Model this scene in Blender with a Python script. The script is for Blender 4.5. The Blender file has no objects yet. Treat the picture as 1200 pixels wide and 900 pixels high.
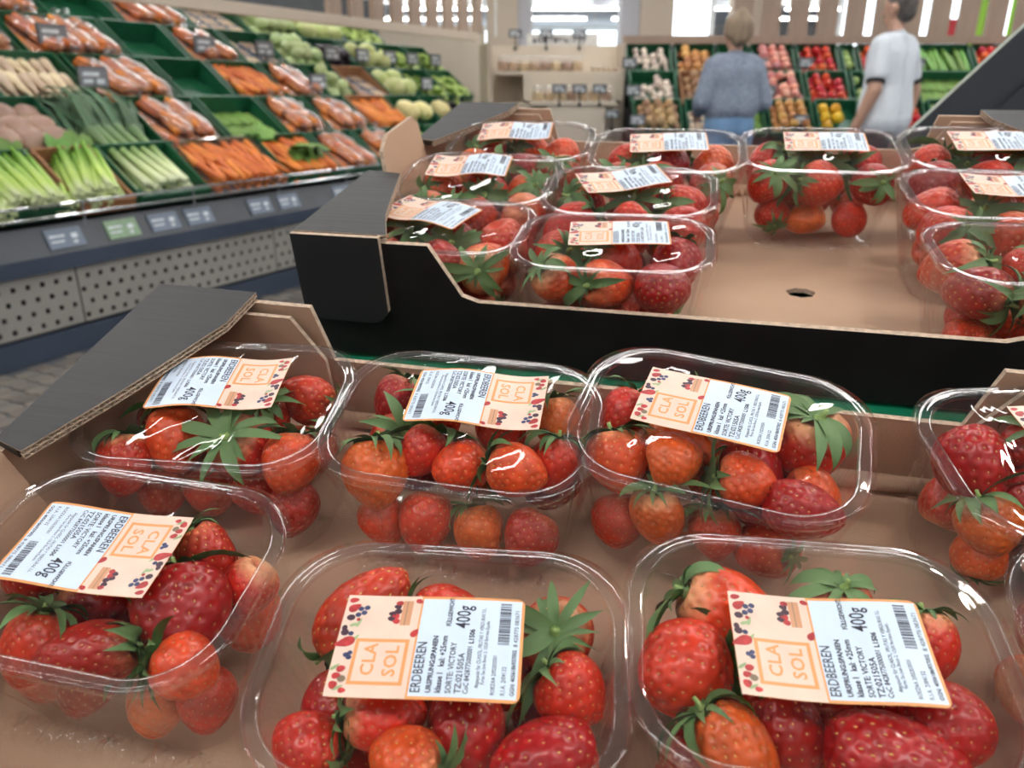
import bpy, math, random
import numpy as np
from mathutils import Vector, Matrix, Quaternion

random.seed(7)
R = math.radians
SC = bpy.context.scene
COL = SC.collection
HC = 1.12                                   # lens height above the shop floor

# ------------------------------------------------------------------ camera, light, exposure
cam_d = bpy.data.cameras.new('camera')
cam = bpy.data.objects.new('camera', cam_d)
COL.objects.link(cam)
cam.location = (0, 0, HC)
cam.rotation_euler = (R(90 - 20.7), 0, 0)
cam_d.sensor_width = 36.0
cam_d.lens = 27.0
cam_d.clip_start = 0.01
cam_d.clip_end = 200
cam_d.dof.use_dof = True
cam_d.dof.focus_distance = 0.40
cam_d.dof.aperture_fstop = 11.0
SC.camera = cam

world = bpy.data.worlds.new('world')
SC.world = world
world.use_nodes = True
world.node_tree.nodes['Background'].inputs[0].default_value = (0.86, 0.93, 1.0, 1)
world.node_tree.nodes['Background'].inputs[1].default_value = 1.0
SC.view_settings.view_transform = 'Standard'
SC.view_settings.look = 'None'
SC.view_settings.gamma = 1.0
SC.view_settings.use_curve_mapping = False
SC.view_settings.exposure = -0.12
SC.cycles.transparent_max_bounces = 40
SC.cycles.max_bounces = 10
SC.cycles.caustics_reflective = False
SC.cycles.caustics_refractive = False
LIGHT_STRIP = 34.0                          # radiance of the ceiling strip lights
SPOT_W = 46.0                               # watts of each produce spotlight

# ------------------------------------------------------------------ helpers
def tag(o, label=None, cat=None, group=None, kind=None):
    if label: o['label'] = label
    if cat: o['category'] = cat
    if group: o['group'] = group
    if kind: o['kind'] = kind
    return o

def link(name, data, parent=None, mat4=None):
    o = bpy.data.objects.new(name, data)
    COL.objects.link(o)
    if parent is not None: o.parent = parent
    if mat4 is not None: o.matrix_local = mat4
    return o

def thing(name, label, cat, mat4=None, group=None, data=None):
    o = link(name, data, None, mat4)
    return tag(o, label, cat, group)

class MB:
    """collects shapes; becomes ONE mesh"""
    def __init__(s): s.v = []; s.f = []; s.m = []
    def add(s, verts, faces, mi=0):
        b = len(s.v); s.v += [tuple(p) for p in verts]
        s.f += [tuple(i + b for i in f) for f in faces]; s.m += [mi] * len(faces)
        return s
    def box(s, lo, hi, mi=0, M=None):
        x0, y0, z0 = lo; x1, y1, z1 = hi
        v = [(x0,y0,z0),(x1,y0,z0),(x1,y1,z0),(x0,y1,z0),(x0,y0,z1),(x1,y0,z1),(x1,y1,z1),(x0,y1,z1)]
        if M is not None: v = [M @ Vector(p) for p in v]
        return s.add(v, [(0,3,2,1),(4,5,6,7),(0,1,5,4),(1,2,6,5),(2,3,7,6),(3,0,4,7)], mi)
    def prism(s, poly, z0, z1, M=None, mi=(0,0,0)):
        """poly in xy, extruded in z; mi = top, bottom, sides"""
        n = len(poly)
        v = [(x,y,z0) for x,y in poly] + [(x,y,z1) for x,y in poly]
        if M is not None: v = [M @ Vector(p) for p in v]
        b = len(s.v); s.v += [tuple(p) for p in v]
        s.f.append(tuple(b+n+i for i in range(n))); s.m.append(mi[0])
        s.f.append(tuple(b+n-1-i for i in range(n))); s.m.append(mi[1])
        for i in range(n):
            j = (i+1) % n
            s.f.append((b+i, b+j, b+n+j, b+n+i)); s.m.append(mi[2])
        return s
    def rings(s, rings, mi=0, cap0=False, cap1=False, closed=True):
        n = len(rings[0]); b = len(s.v)
        for r in rings: s.v += [tuple(p) for p in r]
        for k in range(len(rings)-1):
            for i in range(n if closed else n-1):
                j = (i+1) % n
                s.f.append((b+k*n+i, b+k*n+j, b+(k+1)*n+j, b+(k+1)*n+i)); s.m.append(mi)
        if cap0: s.f.append(tuple(b+n-1-i for i in range(n))); s.m.append(mi)
        if cap1: s.f.append(tuple(b+(len(rings)-1)*n+i for i in range(n))); s.m.append(mi)
        return s
    def lathe(s, prof, n=12, M=None, mi=0, cap=True, wob=None):
        rr = []
        for k,(r,z) in enumerate(prof):
            ring = []
            for i in range(n):
                a = 2*math.pi*i/n
                q = r*(1+(wob(a,z) if wob else 0))
                p = Vector((q*math.cos(a), q*math.sin(a), z))
                ring.append(M @ p if M is not None else p)
            rr.append(ring)
        return s.rings(rr, mi, cap, cap)
    def tube(s, path, rad, n=8, mi=0):
        path = [Vector(p) for p in path]; rr = []
        for k,p in enumerate(path):
            d = (path[min(k+1,len(path)-1)] - path[max(k-1,0)]).normalized()
            a = d.orthogonal().normalized() if k == 0 else (pa - d*pa.dot(d)).normalized()
            pa = a; bb = d.cross(a)
            r = rad[k] if isinstance(rad,(list,tuple)) else rad
            rr.append([p + (a*math.cos(2*math.pi*i/n) + bb*math.sin(2*math.pi*i/n))*r for i in range(n)])
        return s.rings(rr, mi, True, True)
    def mesh(s, name, mats, smooth=False):
        me = bpy.data.meshes.new(name)
        me.from_pydata(s.v, [], s.f)
        for m in (mats if isinstance(mats,(list,tuple)) else [mats]): me.materials.append(m)
        if any(s.m): me.polygons.foreach_set('material_index', s.m)
        if smooth: me.polygons.foreach_set('use_smooth', [True]*len(s.f))
        me.update()
        return me
    def build(s, name, mats, parent=None, smooth=False, mat4=None):
        return link(name, s.mesh(name, mats, smooth), parent, mat4)

def T(x, y, z): return Matrix.Translation((x, y, z))
def RZ(a): return Matrix.Rotation(a, 4, 'Z')
def RX(a): return Matrix.Rotation(a, 4, 'X')
def RY(a): return Matrix.Rotation(a, 4, 'Y')
def frame(o, ex, ey, ez):
    M = Matrix.Identity(4)
    for i, a in enumerate((ex, ey, ez)):
        for k in range(3): M[k][i] = a[k]
    for k in range(3): M[k][3] = o[k]
    return M

# ------------------------------------------------------------------ materials (all node based)
def new_mat(name):
    m = bpy.data.materials.new(name); m.use_nodes = True
    nt = m.node_tree
    return m, nt, nt.nodes, nt.links, nt.nodes['Principled BSDF']

def mat(name, c, rough=.5, metal=0, var=.12, scale=40, bump=0, bscale=200, coat=0, spec=.5, c2=None, rnd=0, stretch=None):
    m, nt, N, L, P = new_mat(name)
    P.inputs['Roughness'].default_value = rough
    P.inputs['Metallic'].default_value = metal
    P.inputs['Coat Weight'].default_value = coat
    P.inputs['Specular IOR Level'].default_value = spec
    tc = N.new('ShaderNodeTexCoord')
    mp = N.new('ShaderNodeMapping'); L.new(tc.outputs['Object'], mp.inputs[0])
    if stretch: mp.inputs['Scale'].default_value = stretch
    nz = N.new('ShaderNodeTexNoise'); nz.inputs['Scale'].default_value = scale; nz.inputs['Detail'].default_value = 4
    L.new(mp.outputs[0], nz.inputs['Vector'])
    mx = N.new('ShaderNodeMix'); mx.data_type = 'RGBA'
    c2 = c2 or tuple(max(0, v*(1-var*2)) for v in c)
    mx.inputs[6].default_value = (*c2, 1); mx.inputs[7].default_value = (*c, 1)
    rp = N.new('ShaderNodeMapRange'); rp.inputs[1].default_value = .3; rp.inputs[2].default_value = .7
    L.new(nz.outputs['Fac'], rp.inputs[0]); L.new(rp.outputs[0], mx.inputs[0])
    out = mx.outputs[2]
    if rnd:
        oi = N.new('ShaderNodeObjectInfo'); hs = N.new('ShaderNodeHueSaturation')
        mr = N.new('ShaderNodeMapRange'); mr.inputs[3].default_value = 1-rnd; mr.inputs[4].default_value = 1+rnd
        L.new(oi.outputs['Random'], mr.inputs[0]); L.new(mr.outputs[0], hs.inputs['Value'])
        mh = N.new('ShaderNodeMapRange'); mh.inputs[3].default_value = .5-rnd*.08; mh.inputs[4].default_value = .5+rnd*.08
        L.new(oi.outputs['Random'], mh.inputs[0]); L.new(mh.outputs[0], hs.inputs['Hue'])
        L.new(out, hs.inputs['Color']); out = hs.outputs[0]
    L.new(out, P.inputs['Base Color'])
    if bump:
        b = N.new('ShaderNodeBump'); b.inputs['Strength'].default_value = bump; b.inputs['Distance'].default_value = .002
        n2 = N.new('ShaderNodeTexNoise'); n2.inputs['Scale'].default_value = bscale
        L.new(mp.outputs[0], n2.inputs['Vector']); L.new(n2.outputs['Fac'], b.inputs['Height']); L.new(b.outputs[0], P.inputs['Normal'])
    return m

def emit(name, c, s):
    m, nt, N, L, P = new_mat(name)
    P.inputs['Base Color'].default_value = (*c, 1)
    P.inputs['Emission Color'].default_value = (*c, 1); P.inputs['Emission Strength'].default_value = s
    return m

def clear_mat(name, tint, base, edge, power, haze, rough=.05, streak=None, bump=0, bscale=(60,60,60)):
    """thin clear plastic: straight-through + mirror reflection growing at grazing angles + a little milky haze"""
    m, nt, N, L, P = new_mat(name)
    N.remove(P)
    out = N['Material Output']
    tr = N.new('ShaderNodeBsdfTransparent'); tr.inputs[0].default_value = (*tint, 1)
    gl = N.new('ShaderNodeBsdfGlossy'); gl.inputs['Roughness'].default_value = rough; gl.inputs[0].default_value = (1,1,1,1)
    df = N.new('ShaderNodeBsdfTranslucent'); df.inputs[0].default_value = (.85,.88,.92,1)
    d2 = N.new('ShaderNodeBsdfDiffuse'); d2.inputs[0].default_value = (.85,.88,.92,1)
    dm = N.new('ShaderNodeMixShader'); L.new(df.outputs[0], dm.inputs[1]); L.new(d2.outputs[0], dm.inputs[2])
    lw = N.new('ShaderNodeLayerWeight'); lw.inputs['Blend'].default_value = .5
    pw = N.new('ShaderNodeMath'); pw.operation = 'POWER'; pw.inputs[1].default_value = power
    L.new(lw.outputs['Facing'], pw.inputs[0])
    ma = N.new('ShaderNodeMath'); ma.operation = 'MULTIPLY_ADD'; ma.inputs[1].default_value = edge; ma.inputs[2].default_value = base
    L.new(pw.outputs[0], ma.inputs[0])
    m1 = N.new('ShaderNodeMixShader'); L.new(ma.outputs[0], m1.inputs[0]); L.new(tr.outputs[0], m1.inputs[1]); L.new(gl.outputs[0], m1.inputs[2])
    m2 = N.new('ShaderNodeMixShader'); m2.inputs[0].default_value = haze
    L.new(m1.outputs[0], m2.inputs[1]); L.new(dm.outputs[0], m2.inputs[2])
    tc = N.new('ShaderNodeTexCoord')
    if streak:
        mp = N.new('ShaderNodeMapping'); mp.inputs['Scale'].default_value = streak
        L.new(tc.outputs['Object'], mp.inputs[0])
        nz = N.new('ShaderNodeTexNoise'); nz.inputs['Scale'].default_value = 1; nz.inputs['Detail'].default_value = 3
        L.new(mp.outputs[0], nz.inputs['Vector'])
        mr = N.new('ShaderNodeMapRange'); mr.inputs[1].default_value = .5; mr.inputs[2].default_value = .78
        mr.inputs[3].default_value = haze*.35; mr.inputs[4].default_value = haze*4.0
        L.new(nz.outputs['Fac'], mr.inputs[0]); L.new(mr.outputs[0], m2.inputs[0])
    if bump:
        mp2 = N.new('ShaderNodeMapping'); mp2.inputs['Scale'].default_value = bscale; mp2.inputs['Rotation'].default_value = (0,0,.5)
        L.new(tc.outputs['Object'], mp2.inputs[0])
        n2 = N.new('ShaderNodeTexNoise'); n2.inputs['Scale'].default_value = 1; n2.inputs['Detail'].default_value = 2; n2.inputs['Distortion'].default_value = .6
        L.new(mp2.outputs[0], n2.inputs['Vector'])
        b = N.new('ShaderNodeBump'); b.inputs['Strength'].default_value = bump; b.inputs['Distance'].default_value = .003
        L.new(n2.outputs['Fac'], b.inputs['Height']); L.new(b.outputs[0], gl.inputs['Normal'])
    L.new(m2.outputs[0], out.inputs[0])
    return m

M = {}
M['tub'] = clear_mat('clear_tub_plastic', (.97,.972,.975), .025, .5, 4.0, .006, .06)
M['rim'] = clear_mat('clear_rim_plastic', (.95,.955,.96), .06, .75, 2.2, .02, .04)
M['film'] = clear_mat('cling_film', (.988,.988,.988), .025, .38, 4.0, .005, .035, streak=(260,70,12), bump=.75, bscale=(34,15,34))
M['bag'] = clear_mat('produce_bag_film', (.97,.97,.97), .06, .7, 2.5, .10, .15, bump=.6, bscale=(40,40,40))
M['glass'] = clear_mat('clear_guard', (.94,.95,.96), .06, .7, 3, .04, .03)

def berry_mat():
    m, nt, N, L, P = new_mat('strawberry_flesh')
    oi = N.new('ShaderNodeObjectInfo'); tc = N.new('ShaderNodeTexCoord')
    nz = N.new('ShaderNodeTexNoise'); nz.inputs['Scale'].default_value = 3.0; nz.inputs['Detail'].default_value = 3
    av = N.new('ShaderNodeVectorMath'); av.operation = 'ADD'
    cb = N.new('ShaderNodeCombineXYZ'); mu = N.new('ShaderNodeMath'); mu.operation = 'MULTIPLY'; mu.inputs[1].default_value = 37
    L.new(oi.outputs['Random'], mu.inputs[0])
    for i in range(3): L.new(mu.outputs[0], cb.inputs[i])
    L.new(tc.outputs['Object'], av.inputs[0]); L.new(cb.outputs[0], av.inputs[1]); L.new(av.outputs[0], nz.inputs['Vector'])
    hs = N.new('ShaderNodeHueSaturation'); L.new(oi.outputs['Color'], hs.inputs['Color'])
    mr = N.new('ShaderNodeMapRange'); mr.inputs[1].default_value = .3; mr.inputs[2].default_value = .7; mr.inputs[3].default_value = .75; mr.inputs[4].default_value = 1.2
    L.new(nz.outputs['Fac'], mr.inputs[0]); L.new(mr.outputs[0], hs.inputs['Value'])
    sx = N.new('ShaderNodeSeparateXYZ'); L.new(tc.outputs['Object'], sx.inputs[0])
    ad = N.new('ShaderNodeMath'); ad.operation = 'MULTIPLY_ADD'; ad.inputs[1].default_value = .35; L.new(nz.outputs['Fac'], ad.inputs[0]); L.new(sx.outputs['Z'], ad.inputs[2])
    sh = N.new('ShaderNodeMapRange'); sh.inputs[1].default_value = .36; sh.inputs[2].default_value = .66; sh.inputs[3].default_value = 0; sh.inputs[4].default_value = 1
    L.new(ad.outputs[0], sh.inputs[0])
    sm = N.new('ShaderNodeMath'); sm.operation = 'MULTIPLY'; L.new(sh.outputs[0], sm.inputs[0]); L.new(oi.outputs['Alpha'], sm.inputs[1])
    mx = N.new('ShaderNodeMix'); mx.data_type = 'RGBA'; mx.inputs[7].default_value = (.85,.46,.22,1)
    L.new(sm.outputs[0], mx.inputs[0]); L.new(hs.outputs[0], mx.inputs[6]); L.new(mx.outputs[2], P.inputs['Base Color'])
    P.inputs['Roughness'].default_value = .34; P.inputs['Coat Weight'].default_value = .22; P.inputs['Coat Roughness'].default_value = .12
    P.inputs['Specular IOR Level'].default_value = .4
    return m
M['berry'] = berry_mat()
M['seed'] = mat('strawberry_seed', (.80,.47,.13), .4, var=.2, rnd=.2)
def leaf_mat(name, c, c2, back):
    m = mat(name, c, .55, c2=c2, scale=6, rnd=.22)
    nt = m.node_tree; N = nt.nodes; L = nt.links; P = N['Principled BSDF']
    src = P.inputs['Base Color'].links[0].from_socket
    g = N.new('ShaderNodeNewGeometry'); mx = N.new('ShaderNodeMix'); mx.data_type = 'RGBA'
    mx.inputs[7].default_value = (*back, 1); L.new(g.outputs['Backfacing'], mx.inputs[0]); L.new(src, mx.inputs[6]); L.new(mx.outputs[2], P.inputs['Base Color'])
    return m
M['sepal'] = leaf_mat('strawberry_sepal', (.070,.165,.035), (.035,.105,.022), (.125,.22,.075))
M['stem'] = mat('strawberry_stem', (.32,.46,.14), .5)
def kraft_mat():
    m = mat('kraft_cardboard', (.53,.345,.23), .8, var=.07, scale=9, bump=.15, bscale=500)
    return m
M['kraft'] = kraft_mat()
M['kraft_edge'] = mat('cut_cardboard_edge', (.66,.50,.37), .9, var=.2, scale=300, bump=.3, bscale=900)
M['black_card'] = mat('black_printed_cardboard', (.012,.010,.010), .55, var=.3, scale=30, spec=.35)
M['flap_card'] = mat('black_flap_cardboard', (.020,.019,.020), .5, var=.12, scale=25, bump=.12, bscale=60, stretch=(.3,3,1))
M['flute_shade'] = mat('flute_core_shade', (.05,.03,.02), .9)  # shade between the flutes, painted onto the solid flap core
M['orange'] = mat('label_orange', (.82,.36,.13), .45, var=.03)
M['peach'] = mat('label_peach', (.85,.63,.51), .42, var=.05, scale=90)
M['pale'] = mat('label_pale_blue', (.66,.78,.93), .42, var=.015)
M['ink'] = mat('label_ink', (.035,.035,.06), .5)
M['pred'] = mat('label_print_red', (.62,.05,.05), .45, var=.25, scale=300)
M['pblue'] = mat('label_print_blue', (.06,.07,.17), .45, var=.25, scale=300)
M['pgreen'] = mat('label_print_green', (.38,.50,.25), .45)
M['pdark'] = mat('label_print_dark', (.07,.03,.05), .45)
M['pwood'] = mat('label_print_wood', (.72,.36,.20), .45)
M['pbrown'] = mat('label_print_brown', (.28,.20,.13), .45)
M['green'] = mat('green_crate_plastic', (.012,.115,.05), .38, var=.15, scale=12, rnd=.15)
M['green_hi'] = mat('green_crate_plastic_bright', (.01,.20,.10), .3, var=.1)

# ------------------------------------------------------------------ display frames (sloping fruit stand)
NEAR = frame((0.0118,0.1068,-0.3279+HC), (.9994,-.0106,.0325), (0,.9508,.3097), (-.0342,-.3095,.9503))
UPPR = frame((0.0128,0.0635,-0.2909+HC), (.9991,-.0091,.0419), (0,.977,.213), (-.0429,-.2128,.9761))
TRAY_N = NEAR @ T(.0176,.1676,0) @ RZ(R(-12))
TRAY_U = UPPR @ T(.178,.646,0) @ RZ(R(-14))
H1, H2 = .051, .092

def flute(mb, p0, p1, out, thick=.0055, depth=.006, lam=.0062, mi=0):
    """open corrugated cut edge: three liners and two waves between them, from p0 to p1, facing 'out'"""
    p0, p1, out = Vector(p0), Vector(p1), Vector(out).normalized()
    d = p1 - p0; Ln = d.length; d.normalize(); up = Vector((0,0,1)) if abs(d.z) < .7 else out.cross(d).normalized()
    n = max(8, int(Ln/lam*8)); lt = .0005
    for k in range(3):
        z0 = (thick-lt)*k/2
        a, b = p0+up*z0, p1+up*z0
        v = [a, b, b-out*depth, a-out*depth]
        v += [p+up*lt for p in v]
        mb.add(v, [(0,1,5,4),(1,2,6,5),(2,3,7,6),(3,0,4,7),(4,5,6,7),(3,2,1,0)], mi)
    for k in range(2):
        zc = thick*(.25+.5*k); am = thick*.22
        lo, hi = [], []
        for i in range(n+1):
            t = i/n; z = zc + am*math.sin(2*math.pi*t*Ln/lam + k*1.7)
            q = p0 + d*(Ln*t) + up*z
            lo.append(q - up*.00022); hi.append(q + up*.00022)
        ring = [[l for l in lo],[h for h in hi],[h-out*depth for h in hi],[l-out*depth for l in lo]]
        b = len(mb.v); m = n+1
        for r in ring: mb.v += [tuple(p) for p in r]
        for r in range(4):
            s = (r+1) % 4
            for i in range(n):
                mb.f.append((b+r*m+i, b+r*m+i+1, b+s*m+i+1, b+s*m+i)); mb.m.append(mi)

def wall_profile(inset=0.0, e=.30, hi=H2, a=.202, b=.180):
    return [(-e+inset,0),(e-inset,0),(e-inset,hi),(a,hi),(b,H1+.004),(b-.012,H1),(-b+.012,H1),(-b,H1+.004),(-a,hi),(-e+inset,hi)]

def make_tray(Mw, label, hole=None, h2r=H2, h1b=H1):
    t = thing('fruit_tray', label, 'tray', Mw, 'cardboard strawberry trays')
    tb = .004
    # floor panel, with the punched drain hole where there is one
    mb = MB()
    if hole:
        hx, hy, ra, rb = hole; n = 40; outer, inner = [], []
        for i in range(n):
            a = 2*math.pi*i/n; c, s = math.cos(a), math.sin(a)
            k = min(abs((.3-hx*(1 if c>0 else -1))/c) if abs(c)>1e-6 else 9, abs((.2-hy*(1 if s>0 else -1))/s) if abs(s)>1e-6 else 9)
            outer.append((hx+c*k, hy+s*k)); inner.append((hx+c*ra*(1+.06*math.sin(5*a)), hy+s*rb*(1+.06*math.sin(7*a))))
        mb.rings([[(x,y,0) for x,y in inner],[(x,y,0) for x,y in outer]], 0)
        mb.rings([[(x,y,-tb) for x,y in outer],[(x,y,-tb) for x,y in inner],[(x,y,0) for x,y in inner]], 1)
    else:
        mb.box((-.3,-.2,-tb),(.3,.2,0))
    mb.build('floor_panel', [M['kraft'], M['kraft_edge']], t)
    Wf = lambda y: frame((0,y,0),(1,0,0),(0,0,1),(0,-1,0))
    MB().prism(wall_profile(), 0, .005, Wf(-.2), (1,0,2)).build('front_wall', [M['kraft'],M['black_card'],M['kraft_edge']], t)
    MB().prism([(x, min(z,h2r) if z > H1+.02 else min(z,h1b+.003)) for x,z in wall_profile(a=.199,b=.190)], 0, .0035, Wf(.2035), (0,1,2)).build('back_wall', [M['kraft'],M['black_card'],M['kraft_edge']], t)
    # inner reinforcing sheets at the four corners, and the rolled fold along the back
    for sx in (-1,1):
        for y, hh in ((-.1955,H2-.006),(.195,h2r-.004)):
            pl = [(-.297,0),(-.192,0),(-.192,H1),(-.210,hh),(-.297,hh)]
            pl = [(x*(-sx), z) for x,z in pl]
            if sx > 0: pl = pl[::-1]
            MB().prism(pl, 0, .003, Wf(y), (0,0,1)).build('corner_sheet', [M['kraft'],M['kraft_edge']], t)
    MB().tube([(-.19,.1885,.006),(0,.189,.0065),(.19,.1885,.006)], .0055, 10).build('bottom_fold', M['kraft'], t, True)
    # end walls: high at the corners, lower between, with an upright kraft panel
    for sx in (-1,1):
        We = frame((sx*.3,0,0),(0,1,0),(0,0,1),(1,0,0))
        pl = [(-.2,0),(.2,0),(.2,h2r),(.05,h2r),(.035,.067),(-.05,.067),(-.065,H2),(-.2,H2)]
        MB().prism(pl, 0 if sx>0 else -.0035, .0035 if sx>0 else 0, We, (1,0,2) if sx>0 else (0,1,2)).build('end_wall', [M['kraft'],M['black_card'],M['kraft_edge']], t)
        x = sx*.292
        Wp = frame((x,0,.062),(0,1,0),(sx*.16,0,.985),(.985,0,-sx*.16))
        MB().prism([(-.062,-.045),(.05,-.045),(.046,.048),(.036,.056),(-.026,.056),(-.044,.046)], -.002, .002, Wp, (0,0,1)).build('end_panel', [M['kraft'],M['kraft_edge']], t)
    # corner flaps with their open corrugated edge
    for sx in (-1,1):
        for rear in (0,1):
            z = (h2r if rear else H2) + .0002
            if rear: pl = [(-.3035,.2035),(-.3035,.054),(-.284,.048),(-.262,.10),(-.238,.168),(-.236,.2035)]; edge = [2,3,4,5]
            else: pl = [(-.3035,-.2035),(-.232,-.2035),(-.248,-.165),(-.272,-.072),(-.3035,-.066)]; edge = [1,2,3]
            pts = [(-sx*x, y) for x,y in pl]
            Pm = [(Vector((p[0],p[1],0))) for p in pts]
            fl = MB()
            inner = [list(p) for p in pts]
            for i in edge: inner[i][0] += sx*.003*1.0          # core stays back from the cut edge
            poly = inner if sx < 0 and not rear else inner
            ar = sum(poly[i][0]*poly[(i+1)%len(poly)][1]-poly[(i+1)%len(poly)][0]*poly[i][1] for i in range(len(poly)))
            if ar < 0: poly = poly[::-1]; pp = pts[::-1]
            else: pp = pts
            fl.prism(poly, z+.0004, z+.0050, None, (1,0,1))
            fl.prism(pp, z+.0050, z+.0056, None, (0,2,2))
            fo = fl.build('corner_flap', [M['flap_card'], M['flute_shade'], M['kraft_edge']], t)
            fe = MB()
            for a, b in zip(edge[:-1], edge[1:]):
                p0, p1 = Pm[a]+Vector((0,0,z-.0003)), Pm[b]+Vector((0,0,z-.0003))
                o = Vector((-sx*1, 0, 0)) if True else None
                dd = (p1-p0); o = Vector((dd.y,-dd.x,0));
                if o.x*(-sx)*(-1) < 0: o = -o
                if o.x*sx > 0: o = -o
                flute(fe, p0, p1, o)
            fe.build('corrugated_edge', M['kraft_edge'], fo)
            if not rear:
                x0, x1 = -.3035, -.236
                pl2 = [(x0,H2+.0055),(x1,H2+.0055),(x1,.040),(x1-.006,.0325),(x1-.012,.030),(x0+.014,.030),(x0+.006,.0325),(x0,.040)]
                pl2 = [(-sx*x, zz) for x,zz in pl2]
                ar = sum(pl2[i][0]*pl2[(i+1)%8][1]-pl2[(i+1)%8][0]*pl2[i][1] for i in range(8))
                if ar < 0: pl2 = pl2[::-1]
                MB().prism(pl2, .0053, .0095, Wf(-.2), (0,1,2)).build('flap_tab', [M['flap_card'],M['kraft'],M['kraft_edge']], fo)
    return t

make_tray(TRAY_N, 'lower black cardboard tray, brown inside, holding the skewed punnet', hole=None, h2r=.086, h1b=.043)
make_tray(TRAY_U, 'raised black cardboard tray with cut-out front, drain hole in bare brown floor', hole=(.066,-.047,.0115,.0085), h2r=.086)

# green crates that carry the trays and the stand below them
def carrier_crate(Mw, label, lip):
    c = thing('plastic_crate', label, 'crate', Mw, 'green crates under the strawberry trays')
    z1 = -.0042; z0 = z1-.15; ex, ey = .306+lip, .206+lip
    mb = MB(); mb.box((-ex+.02,-ey+.02,z0),(ex-.02,ey-.02,z0+.006)); mb.build('base', M['green_hi'], c)
    for nm, lo, hi in (('wall',(-ex+.014,-ey+.014,z0),(ex-.014,-ey+.02,z1-.002)),('wall',(-ex+.014,ey-.02,z0),(ex-.014,ey-.014,z1-.002)),
                       ('wall',(-ex+.014,-ey+.02,z0),(-ex+.02,ey-.02,z1-.002)),('wall',(ex-.02,-ey+.02,z0),(ex-.014,ey-.02,z1-.002))):
        MB().box(lo,hi).build(nm, M['green_hi'], c)
    mb = MB()
    o = [(-ex,-ey),(ex,-ey),(ex,ey),(-ex,ey)]; i_ = [(x*.93,y*.9) for x,y in o]
    mb.rings([[(x,y,z1-.012) for x,y in o],[(x,y,z1) for x,y in o],[(x,y,z1) for x,y in i_],[(x,y,z1-.012) for x,y in i_]], 0)
    r = mb.build('rim', M['green_hi'], c)
    for k in range(-14,15):                      # moulded ribs along the front lip
        if k % 7 in (0,): continue
        MB().box((k*.02-.0014,-ey-.0015,z1-.011),(k*.02+.0014,-ey,z1-.001)).build('rib', M['green_hi'], r)
    return c
carrier_crate(TRAY_U, 'bright green plastic crate whose lip shows under the raised tray', .012)
carrier_crate(TRAY_N, 'green plastic crate under the lower strawberry tray', .0)
M['stand'] = mat('stand_dark_metal', (.03,.032,.036), .45)
st = thing('display_stand', 'dark sloping stand carrying the strawberry trays', 'stand', T(0,0,0))
for Mw in (TRAY_N, TRAY_U):
    pl = MB().box((-.36,-.215,-.186),(.36,.215,-.1545)).build('shelf', M['stand'], st, False, Mw)
    for sx in (-.33,.33):
        for sy in (-.18,.18):
            p = Mw @ Vector((sx,sy,-.17))
            MB().box((p.x-.018,p.y-.018,0),(p.x+.018,p.y+.018,p.z)).build('leg', M['stand'], st)

# ------------------------------------------------------------------ strawberries
def berry_mesh(seed):
    rs = np.random.RandomState(seed)
    nu, nv, ns = 112, 84, 150
    sd = []
    for i in range(ns):
        v = (i+.5+rs.uniform(-.25,.25))/ns
        ph = math.acos(max(-1,min(1,1-2*v))); th = i*2.399963+rs.uniform(-.08,.08)
        if ph < .42: continue
        sd.append((ph, th))
    sq = rs.uniform(.92,1.08); po = rs.uniform(1.0,1.45); k1,k2 = rs.uniform(0,6.28,2); am = rs.uniform(.02,.07); lean = rs.uniform(-.08,.08,2)
    def surf(ph, th):
        c, s = np.cos(ph), np.sin(ph)
        z = np.where(c > 0, .50*c, .75*c)
        r = .5*np.where(c > 0, s**.8, s**po*(1-.10*c*c))
        lump = 1 + am*np.sin(2*th+k1)*s + .6*am*np.sin(3*th+k2+2*c)
        x = r*lump*np.cos(th)*sq + lean[0]*(z<0)*z*z*2; y = r*lump*np.sin(th)/sq + lean[1]*(z<0)*z*z*2
        z = z - .16*np.exp(-(ph/.28)**2)
        return np.stack([x,y,z],-1)
    ph = np.linspace(0.02, math.pi-.02, nv); th = np.linspace(0,2*math.pi,nu,endpoint=False)
    PH, TH = np.meshgrid(ph, th, indexing='ij')
    V = surf(PH, TH).reshape(-1,3)
    S = np.array([surf(np.array(a), np.array(b)) for a,b in sd])
    d2 = ((V[:,None,:]-S[None,:,:])**2).sum(2).min(1)
    dim = .026*np.exp(-d2/(2*.030**2))
    nrm = V.copy(); nrm[:,2] *= .5; nrm /= np.linalg.norm(nrm,axis=1)[:,None]+1e-9
    V = V - nrm*dim[:,None]
    mb = MB(); mb.rings([[tuple(p) for p in V[i*nu:(i+1)*nu]] for i in range(nv)], 0, True, True)
    mb.f = [f[::-1] for f in mb.f]
    body = mb.mesh('strawberry', M['berry'], True)
    sb = MB()
    for p in S:
        n = np.array([p[0],p[1],p[2]*.5]); n /= np.linalg.norm(n)
        up = np.array([0,0,1.]); t = up - n*(up@n); t /= np.linalg.norm(t)+1e-9; b = np.cross(n,t)
        c = p - n*.019
        v = [c+t*.026, c-t*.020, c+b*.012, c-b*.012, c+n*.010]
        sb.add([tuple(q) for q in v], [(0,2,4),(2,1,4),(1,3,4),(3,0,4)])
    seeds = sb.mesh('seeds', M['seed'], True)
    return body, seeds
BERRY = [berry_mesh(s) for s in (1,2,3,4,5,6)]

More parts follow.
